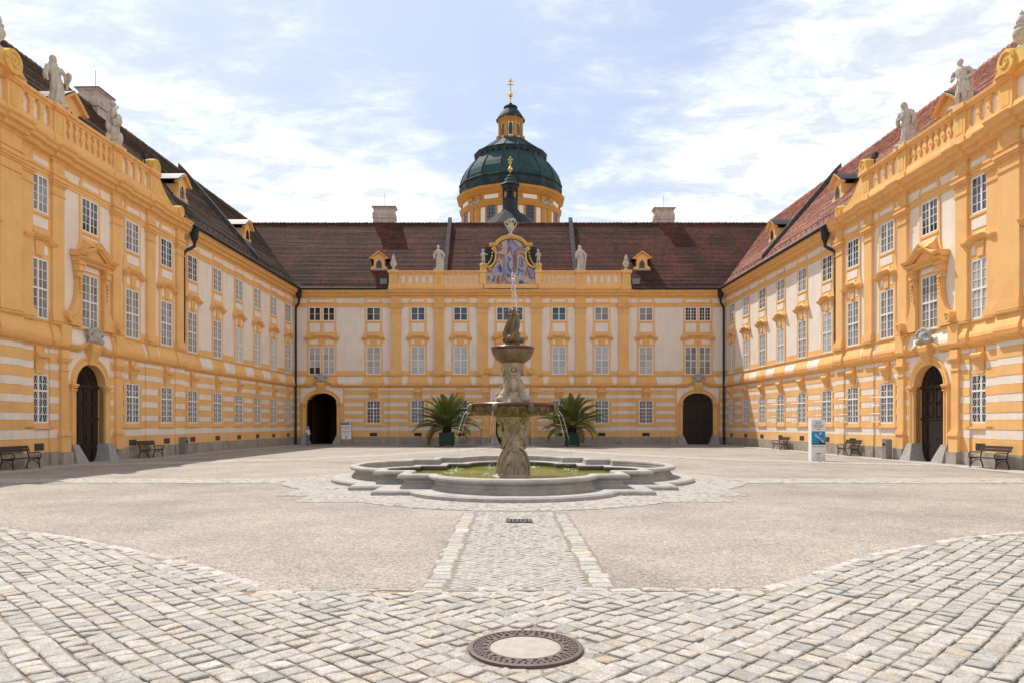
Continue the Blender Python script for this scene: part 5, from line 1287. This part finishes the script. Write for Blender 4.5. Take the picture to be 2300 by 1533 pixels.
        mp.ball((c2 * .30, s2 * .30, z(3.1)), .12, 10, 7, 1, 1, 1.7); mp.ball((c2 * .52, s2 * .52, z(2.62)), .14, 10, 7)
        mp.tube([(c2 * (.31 + .02) - s2 * .15 * math.cos(t), s2 * (.31 + .02) + c2 * .15 * math.cos(t), z(3.66) + .15 * math.sin(t)) for t in [i_ * .55 for i_ in range(13)]], .05, 7)
        mp.ball((c2 * .33, s2 * .33, z(3.66)), .07, 8, 6)
        pass
    remesh(mp.obj('middle_pedestal', 'fountain_stone', T), .014, True, .008, .05)
    MB().lathe([(.28, z(3.88)), (.42, z(3.92)), (.58, z(4.04)), (.68, z(4.20)), (.72, z(4.34)), (.71, z(4.36))], 36, ripple=lambda a, q: 1 + .012 * math.cos(18 * a)).obj('upper_bowl', 'bowl_stone', T, smooth=True)
    MB().lathe([(.71, z(4.35)), (.745, z(4.37)), (.75, z(4.43)), (.72, z(4.455)), (.64, z(4.45)), (.2, z(4.43))], 36).obj('bowl_rim', 'red_marble', T, smooth=True)
    cv = MB(); r = random.Random(3)
    for i in range(70):
        a = r.uniform(0, 6.28); t = r.random(); q = .50 + .20 * t; cv.ball((q * math.cos(a), q * math.sin(a), z(4.02 + .28 * t)), r.uniform(.03, .05), 6, 5)
    cv.obj('carved_leaf', 'bowl_stone', T, smooth=True)
    # entwined fish on top
    tp = MB(); tp.lathe([(.24, z(4.44)), (.24, z(4.56)), (.28, z(4.66)), (.24, z(4.8)), (.16, z(4.95)), (.13, z(5.2)), (.12, z(5.45)), (.14, z(5.62)), (.12, z(5.72)), (.10, z(5.8))], 14)
    for i in range(3):
        a0 = 2 * math.pi * i / 3 + .3
        tp.ball((.28 * math.cos(a0), .28 * math.sin(a0), z(4.72)), .14, 10, 7, 1.1, 1, .9)
        tp.tube([((.27 - .13 * t) * math.cos(a0 + 2.2 * t), (.27 - .13 * t) * math.sin(a0 + 2.2 * t), z(4.7 + .85 * t)) for t in [k / 10 for k in range(11)]], [.105 - .04 * k / 10 for k in range(11)], 8)
        a1 = a0 + 2.3; tp.tube([(q * math.cos(a1), q * math.sin(a1), z(zz)) for q, zz in ((.14, 5.5), (.26, 5.56), (.29, 5.66), (.20, 5.72))], [.06, .05, .05, .04], 7)
    tp.tube([(-.22, 0, z(4.75)), (-.27, -.02, z(4.95)), (-.22, -.03, z(5.1))], [.10, .08, .05], 8)
    remesh(tp.obj('entwined_fish', 'bowl_stone', T), .015, True, .03, .05)
    # water
    ex = random.Random(2)
    def jet(pts, rad, label, drops=10):
        n = len(pts); k = int(n * .62)
        J = thing('water_jet', label, 'water', pts[0], 0, 'water jets of the fountain'); p0 = pts[0]
        q = [tuple(a - b for a, b in zip(p, p0)) for p in pts]
        MB().tube(q[:k + 1], [rad * (1 - .3 * i / k) * ex.uniform(.8, 1.2) for i in range(k + 1)], 6).obj('stream', 'jet_water', J, smooth=True)
        d = MB()
        for i in range(drops):
            t = k + (n - 1 - k) * ex.random(); a = q[int(t)]; b = q[min(int(t) + 1, n - 1)]; f = t - int(t)
            d.ball(tuple(u + (v - u) * f + ex.uniform(-.025, .025) for u, v in zip(a, b)), ex.uniform(.005, .012), 6, 4)
        struct(d.obj('drops', 'jet_water', J, smooth=True), 'stuff')
        sp = MB(); e = q[-1]
        for i in range(16): sp.ball((e[0] + ex.gauss(0, .12), e[1] + ex.gauss(0, .12), e[2] + abs(ex.gauss(0, .05))), ex.uniform(.01, .024), 6, 4, 1.3, 1.3, .7)
        struct(sp.obj('splash', 'foam', J), 'stuff')
    names = ['right', 'right far', 'left far', 'left', 'left near', 'left front', 'right front', 'right near']
    where = ['falling from the mask at the right end of the lower bowl', 'falling behind the pedestal, right of centre', 'falling behind the pedestal, just left of it', 'falling from the mask behind the left end of the lower bowl', 'arching far left from the lower bowl towards the left palm', 'falling from the front mask left of the pedestal', 'falling from the front mask right of the pedestal', 'arching far right from the lower bowl towards the right palm']
    for i in range(8):
        a = 2 * math.pi * (i + .5) / 8; c, s_ = math.cos(a), math.sin(a)
        if i == 6: continue
        v = .75 + .12 * math.sin(i * 2.1); pts = []
        for k in range(25):
            t = .70 * k / 24; q = 1.62 + v * t; zz = 2.26 - 4.6 * t * t
            if zz < .09: break
            pts.append((FX + q * c, FY + q * s_, zz))
        jet(pts, .010, 'thin water jet ' + where[i], 26)
    J = thing('water_jet', 'tall white water spout rising from the top of the fountain', 'water', (FX - .02, FY, 5.78), 0)
    up = [(.012 * math.sin(i * .9), 0, 1.22 * i / 22) for i in range(23)]
    MB().tube(up, [.009 + .0008 * i for i in range(22)] + [.008], 8).obj('stream', 'jet_water', J, smooth=True)
    dn = MB()
    for i in range(170):
        t = ex.random() ** .8; dn.ball((.07 + .07 * (1 - t) + ex.gauss(0, .025), ex.gauss(0, .03), 1.2 * t), ex.uniform(.006, .017), 6, 4, 1, 1, 1.6)
    struct(dn.obj('drops', 'jet_water', J, smooth=True), 'stuff')
    sp = MB()
    for i in range(150):
        a = ex.uniform(0, 6.28); q = abs(ex.gauss(2.6, .8)); sp.ball((q * math.cos(a), q * math.sin(a), .14), ex.uniform(.008, .02), 5, 3, 1.6, 1.2, .3)
    struct(sp.obj('foam', 'foam', T), 'stuff')
fountain()

# ------------------------------------------------------------------ palms in planters
def frond(L, droop, seed, m):
    r = random.Random(seed); mb = MB(); n = 26; pts = []
    ang = 0.; x = 0; zz = 0
    for i in range(n + 1):
        t = i / n; a = R(0) - droop * t * t; x += L / n * math.cos(a); zz += L / n * math.sin(a); pts.append(Vector((x, 0, zz)))
    mb.tube(pts, [.028 * (1 - .85 * i / n) + .004 for i in range(n + 1)], 5)
    for i in range(3, n + 1):
        for h in (0, .5):
            if i == n and h: continue
            p = pts[i].lerp(pts[min(i + 1, n)], h); t = (i + h) / n
            d = (pts[min(i + 1, n)] - pts[i - 1]).normalized(); ln = L * .20 * (math.sin(math.pi * min(1, t * .86 + .12)) ** .7) * r.uniform(.85, 1.1)
            for sg in (-1, 1):
                v = (d * .75 + Vector((0, sg * .72, 0)) + Vector((-d.z, 0, d.x)) * r.uniform(.05, .42)).normalized()
                tip = p + v * ln + Vector((0, 0, -.10 * ln)); mid = p + v * ln * .5; wv = d * .030
                mb.add([tuple(p - wv * .6), tuple(p + wv * .6), tuple(mid + wv), tuple(tip), tuple(mid - wv)], [(0, 1, 2, 3, 4)])
    return mb.mesh('frond', m)
FROND = [frond(2.8, R(48), 1, 'palm_leaf'), frond(2.7, R(62), 2, 'palm_leaf_dark'), frond(2.8, R(78), 3, 'palm_leaf'), frond(2.7, R(24), 4, 'palm_leaf'), frond(2.5, R(110), 5, 'palm_leaf_dry')]
def palm(X, Y, side, seed):
    g0 = gz(Y)
    p = thing('planter', 'dark green square planter tub holding the %s palm' % side, 'planter', (X, Y, g0), 0, 'green palm tubs')
    q = lambda a, z: [(x * a, y * a, z) for x, y in ((-1, -1), (1, -1), (1, 1), (-1, 1))]
    MB().loops([q(.56, .12), q(.62, 1.18), q(.52, 1.18), q(.50, 1.08)], True, True).obj('tub', 'planter_green', p)
    MB().loops([q(.65, 1.14), q(.67, 1.17), q(.67, 1.25), q(.60, 1.26), q(.60, 1.14)]).obj('rim', 'planter_green', p)
    for sx in (-1, 1):
        for sy in (-1, 1): MB().box(-.06, .06, -.06, .06, 0, .2).obj('leg', 'planter_green', p, (sx * .5, sy * .5, 0))
    for a in range(4):
        mb = MB()
        for x in (-.55, .55): mb.box(x - .05, x + .05, -.64, -.58, .12, 1.14)
        mb.box(-.5, .5, -.60, -.57, .15, .24); mb.obj('frame', 'planter_green', p, rotz=a * math.pi / 2)
    t = thing('palm_tree', 'date palm with arching fronds in the tub %s of the fountain' % side, 'palm', (X, Y, g0 + 1.15), seed, 'potted palms')
    r = random.Random(seed)
    mb = MB(); mb.lathe([(.30, -.05), (.36, .2), (.38, .45), (.30, .68), (.16, .8)], 14)
    for i in range(60):
        a = i * 2.4; z = .0 + .7 * i / 60; c, s_ = math.cos(a), math.sin(a); rr = .33; mb.tube([(rr * c, rr * s_, z), ((rr + .10) * c, (rr + .10) * s_, z + .12)], [.06, .02], 5)
    mb.obj('trunk', 'palm_trunk', t)
    N = 54
    for i in range(N):
        f = i / N; az = i * 2.39996; el = R(84) * (1 - f) ** .8 + R(-8) * f + r.uniform(-.1, .1)
        me = FROND[3] if f < .22 else FROND[r.choice((0, 1, 0, 2))] if f < .8 else FROND[r.choice((1, 2, 4, 4))] if f > .9 else FROND[r.choice((2, 1, 0))]
        o = bpy.data.objects.new('frond', me); C.objects.link(o); o.parent = t
        o.location = (.10 * math.cos(az), .10 * math.sin(az), .78 - .3 * f); o.rotation_euler = (r.uniform(-.3, .3), -el, az); k = r.uniform(.95, 1.2) * (1.0 if f > .15 else .95); o.scale = (k, k, k)
palm(-5.68, 64.2, 'left', 1); palm(5.62, 64.2, 'right', 2)

# ------------------------------------------------------------------ benches, bins, signs
def bench(X, Y, rz, label):
    T = thing('park_bench', label, 'bench', (X, Y, gz(Y) + .03), rz, 'iron and wood benches along the walls')   # local: faces -y
    for sx in (-1, 1):
        mb = MB(); x = sx * .82
        tb = lambda pts, r=.022: mb.tube([(x, a, b) for a, b in pts], r, 7)
        tb([(.30, 0), (.26, .16), (.20, .32), (.17, .43), (.22, .62), (.30, .86), (.34, .96)], .026)
        tb([(-.28, 0), (-.27, .14), (-.24, .26), (-.25, .36), (-.28, .43)], .026)
        tb([(-.27, .40), (-.1, .41), (.18, .43)], .024)
        tb([(.18, .30), (.06, .36), (-.05, .34), (-.16, .26), (-.22, .16)], .018)
        tb([(.27, .70), (.12, .66), (-.05, .68), (-.2, .69)] + [(-.2 + .14 * math.sin(t) - .0, .56 + .13 * math.cos(t)) for t in [-.0 - i * .45 for i in range(1, 9)]], .02)
        tb([(-.24 + (.10 - .008 * i) * math.cos(i * .6 + 2.5), .52 + (.10 - .008 * i) * math.sin(i * .6 + 2.5)) for i in range(12)], .016)
        for yy in (.30, -.28): mb.box(x - .04, x + .04, yy - .06, yy + .06, -.02, .015)
        mb.obj('side_frame', 'iron', T)
    for i in range(4): MB().box(-.95, .95, -.30 + i * .125, -.30 + i * .125 + .11, .435, .465).obj('seat_slat', 'bench_wood', T)
    for i in range(2): 
        y0 = .235 + i * .05; z0 = .72 + i * .125
        MB().add([(x, y0 + dy_ + (dz * .28), z0 + dz) for x in (-.97, .97) for dy_, dz in ((0, 0), (.03, 0), (.03, .115), (0, .115))], [(0, 1, 2, 3), (7, 6, 5, 4), (0, 4, 5, 1), (1, 5, 6, 2), (2, 6, 7, 3), (3, 7, 4, 0)]).obj('back_slat', 'bench_wood', T)
    return T
RL, RR = R(90) , R(-90)
bench(-20.55, 29.9, RL, 'dark bench cut by the left edge of the picture'); bench(-20.5, 40.7, RL, 'dark bench right of the big left door')
bench(20.45, 30.4, RR, 'dark bench at the right edge below a lattice vent'); bench(20.6, 43.3, RR, 'dark bench between the poster pillar and the grey bin'); bench(20.75, 54.6, RR, 'far small dark bench left of the poster pillar')
def bin_post(X, Y, rz, label, h, w):
    T = thing('litter_bin', label, 'litter bin', (X, Y, gz(Y) + .03), rz)
    pol = [(-w, 0), (w, 0), (w, h - .08)] + [(w * math.cos(t), h - .08 + .08 * math.sin(t)) for t in [math.pi * i / 8 for i in range(1, 8)]] + [(-w, h - .08)]
    MB().prism(pol, -.17, .17).obj('body', 'bin_grey', T); MB().box(-w * .6, w * .6, -.185, -.165, h - .38, h - .25).obj('slot', 'shadow_room', T); MB().box(-w - .03, w + .03, -.2, .2, -.02, .03).obj('foot', 'bin_grey', T)
bin_post(-20.75, 45.4, RL, 'grey upright litter bin against the left wall', 1.12, .20); bin_post(20.6, 38.9, RR, 'grey upright litter bin beside the right door', 1.12, .20)

def text(s, size, loc, parent, m='ink', align='CENTER', rot=(R(90), 0, 0)):
    cu = bpy.data.curves.new('lettering', 'FONT'); cu.body = s; cu.size = size; cu.align_x = align; cu.extrude = .001
    o = bpy.data.objects.new('t', cu); C.objects.link(o)
    dg = bpy.context.evaluated_depsgraph_get(); me = bpy.data.meshes.new_from_object(o.evaluated_get(dg)); bpy.data.objects.remove(o)
    me.materials.clear(); me.materials.append(MATS[m])
    q = link('lettering', me, parent, loc); q.rotation_euler = rot; return q
def info_sign():
    Y = 65.6; T = thing('information_board', 'white information board on two posts beside the open left portal', 'sign', (-15.05, Y, gz(Y)))
    for x in (-.5, .5): MB().tube([(x, 0, 0), (x, 0, 2.15)], .03, 8).obj('post', 'bin_grey', T)
    MB().box(-.46, .46, -.025, .025, .62, 1.90).obj('board', 'board_white', T); MB().box(-.46, .46, -.03, .03, 1.93, 2.12).obj('header', 'board_grey', T); MB().box(.30, .44, -.036, -.03, 1.94, 2.11).obj('emblem', 'board_white', T)
    text('EINGANG', .17, (0, -.03, 1.66), T); text('zum Stiftsmuseum', .09, (0, -.03, 1.52), T); text('ENTRANCE', .155, (0, -.03, 1.26), T); text('9.00 - 17.30', .09, (0, -.03, 1.13), T); text('Tickets', .12, (0, -.03, .92), T)
    MB().prism([(-.05, .82), (.05, .82), (.05, .75), (.09, .75), (0, .66), (-.09, .75), (-.05, .75)], -.03, -.02).obj('arrow', 'ink', T)
info_sign()
def poster():
    m = mat('poster_blue', (.02, .30, .50), .5, .2, 2, col2=(.01, .16, .45), c2s=2.2)
    mat('blossom', (.75, .55, .62), .6, .2, 9); mat('poster_dark', (.02, .03, .06), .6, .2, 8)
    Y = 37.4; X = 16.15; T = thing('poster_pillar', 'white exhibition pillar with blue poster in front of the right wing', 'sign', (X, Y, gz(Y)), R(-3))
    w = .36; MB().box(-w, w, -.14, .30, .0, 2.18).obj('pillar', 'board_white', T); y = -.145
    text('SONDER', .085, (.0, y, 2.02), T); text('SPECIAL', .085, (0, y, 1.93), T); text('AUSSTELLUNG', .085, (0, y, 1.84), T); text('EXHIBITION', .085, (0, y, 1.75), T)
    MB().prism([(-.12, 1.665), (.04, 1.665), (.04, 1.645), (.12, 1.675), (.04, 1.705), (.04, 1.685), (-.12, 1.685)], y, y + .01).obj('arrow', 'ink', T)
    MB().box(-w + .01, w - .01, y - .004, y + .01, .86, 1.56).obj('picture', 'poster_blue', T)
    r = random.Random(6); mb = MB()
    for cx, cz, s in ((-.14, 1.36, .1), (.12, 1.42, .09), (.0, 1.22, .08), (-.05, 1.28, .06), (.22, 1.04, .09), (.10, 1.16, .05)):
        for i in range(7):
            a = r.uniform(0, 6.28); d = r.uniform(0, s * .7); px, pz = cx + d * math.cos(a), cz + d * math.sin(a); q = s * r.uniform(.2, .45); a0 = r.uniform(0, 3)
            mb.prism([(px + q * math.cos(a0 + t) * r.uniform(.7, 1.1), pz + q * math.sin(a0 + t)) for t in [6.283 * k / 7 for k in range(7)]], y - .006 - .0006 * i, y)
    mb.obj('blossoms', 'blossom', T)
    MB().prism([(-.34, .865), (.34, .865), (.34, 1.0), (.26, .96), (.15, .94), (.10, 1.08), (.04, 1.06), (.04, .9), (-.1, .91), (-.2, .93), (-.3, .9)], y - .0055, y).obj('rocks', 'poster_dark', T)
    text('Michael Autumn', .092, (0, y, .74), T)
    MB().box(-.16, .16, y - .002, y + .01, .27, .46).obj('notice', 'board_white', T)
    MB().prism([(-.13, .385), (.04, .385), (.04, .365), (.13, .40), (.04, .435), (.04, .415), (-.13, .415)], y - .008, y).obj('arrow', 'ink', T)
    text('Eingang', .05, (0, y - .004, .30), T); text('Stift Melk', .05, (0, y, .16), T)
poster()

# ------------------------------------------------------------------ person in the doorway
def person():
    Y = 67.2; T = thing('person', 'person in white shirt and blue jeans standing by the open left portal', 'person', (-19.05, Y, gz(Y) + .03), R(55))
    def body(k, parts):
        mb = MB()
        if 'leg' in parts:
            for sg in (-1, 1): mb.tube([(sg * .09, 0, .95), (sg * .10, -.01, .52), (sg * .10, .02, .10)], [.095 * k, .068 * k, .05 * k], 10)
            mb.ball((0, 0, .95), .16 * k, 12, 8, 1.05, .75, .8)
        if 'torso' in parts: mb.loops([[(a * k * math.cos(t), b * k * math.sin(t) - c, z) for t in [6.2832 * i / 18 for i in range(18)]] for z, a, b, c in ((.92, .16, .115, .0), (1.05, .165, .13, .02), (1.2, .17, .12, .015), (1.35, .185, .11, .0), (1.44, .17, .085, 0), (1.49, .08, .06, 0))], True, True)
        if 'arm' in parts:
            for sg in (-1, 1): mb.tube([(sg * .18, 0, 1.42), (sg * .23, .01, 1.27), (sg * .25, .02, 1.14)], [.06 * k, .05 * k, .047 * k], 9)
        if 'skin' in parts:
            for sg in (-1, 1):
                mb.tube([(sg * .25, .02, 1.16), (sg * .22, -.10, 1.06), (sg * .14, -.20, 1.03)], [.042, .036, .028], 9); mb.ball((sg * .11, -.225, 1.03), .035, 8, 6, 1.1, 1, .6)
                for f in range(4): mb.tube([(sg * .09, -.235 - .01 * f, 1.05 - .016 * f), (sg * .05, -.25, 1.045 - .016 * f), (sg * .02, -.24, 1.04 - .016 * f)], .009, 6)
                mb.tube([(sg * .11, -.21, 1.055), (sg * .08, -.215, 1.085)], .010, 6)
            mb.tube([(0, 0, 1.44), (0, -.01, 1.55)], .055, 10); mb.ball((0, -.02, 1.635), .10, 14, 10, .80, .95, 1.2); mb.ball((0, -.118, 1.62), .02, 8, 6)
            for sg in (-1, 1): mb.ball((sg * .083, .0, 1.63), .024, 8, 6, .5, 1, 1.3)
            mb.tube([(0, 0, 1.0), (0, 0, 1.46)], .09, 8)
        return mb
    remesh(body(1, ('leg', 'torso', 'arm', 'skin')).obj('body', 'skin', T), .014)
    remesh(body(1.13, ('torso', 'arm')).obj('shirt', 'shirt', T), .014, True, .015, .12)
    remesh(body(1.14, ('leg',)).obj('trousers', 'jeans', T), .014, True, .015, .12)
    MB().ball((0, .012, 1.672), .102, 14, 9, .86, .98, .98).obj('hair', 'hair_grey', T, smooth=True)
    for sg in (-1, 1): MB().ball((sg * .10, -.04, .045), .06, 10, 7, .8, 2.0, .75).obj('shoe', 'shoe', T, smooth=True)
    b = thing('backpack', 'black backpack worn by the person at the left portal', 'backpack', (-19.05, Y, gz(Y) + .03), R(55))
    remesh(MB().ball((0, .20, 1.2), .2, 14, 10, .95, .62, 1.3).ball((0, .28, 1.1), .13, 10, 8, 1, .6, 1).obj('pack', 'bag', b), .02)
    for sg in (-1, 1): MB().tube([(sg * .10, .12, 1.42), (sg * .12, 0, 1.505), (sg * .13, -.125, 1.38), (sg * .14, -.14, 1.2), (sg * .18, .02, 1.03)], .022, 7).obj('strap', 'bag', b)
person()

# ------------------------------------------------------------------ manhole, drain
def manhole():
    T = thing('manhole_cover', 'round rusty iron manhole cover with concrete centre in the near cobbles', 'manhole cover', (MH[0], MH[1], gz(MH[1]) + .004))
    MB().lathe([(.47, -.02), (.47, .030), (.455, .034), (.435, .034), (.43, .022), (.30, .022)], 64).obj('frame', 'manhole_iron', T)
    MB().lathe([(.295, .0), (.295, .024), (.28, .027), (.01, .030)], 48).obj('concrete_centre', 'concrete', T, smooth=True)
    tr = MB(); tr.lathe([(.298, .01), (.298, .031), (.318, .031), (.318, .01)], 64)
    def blocks(n, r0, r1, fr, h, o=0):
        for i in range(n):
            a0 = 2 * math.pi * (i + o) / n; a1 = a0 + 2 * math.pi / n * fr
            q = [(r * math.cos(a), r * math.sin(a)) for r, a in ((r0, a0), (r1, a0), (r1, (a0 + a1) / 2), (r1, a1), (r0, a1))]
            tr.prism_z(q, .02, h)
    blocks(24, .32, .352, .62, .031); blocks(44, .362, .382, .6, .031, .3); blocks(52, .397, .427, .62, .032); tr.lathe([(.384, .01), (.384, .031), (.392, .031), (.392, .01)], 64); tr.lathe([(.353, .01), (.353, .0305), (.359, .0305), (.359, .01)], 64)
    tr.obj('tread_pattern', 'manhole_iron', T)
    T2 = thing('drain_grate', 'small dark iron drain grate in the cobbled path before the fountain', 'drain', (.18, 13.7, gz(13.7)))
    MB().box(-.23, .23, -.18, .18, -.03, .012).obj('pit', 'shadow_room', T2)
    for i in range(6): MB().box(-.025, .025, -.17, .17, .0, .034).obj('bar', 'grate_iron', T2, (-.19 + .076 * i, 0, 0))
    MB().box(-.25, .25, -.20, -.17, 0, .034).box(-.25, .25, .17, .20, 0, .034).box(-.25, -.222, -.17, .17, 0, .034).box(.222, .25, -.17, .17, 0, .034).obj('frame', 'grate_iron', T2)
manhole()
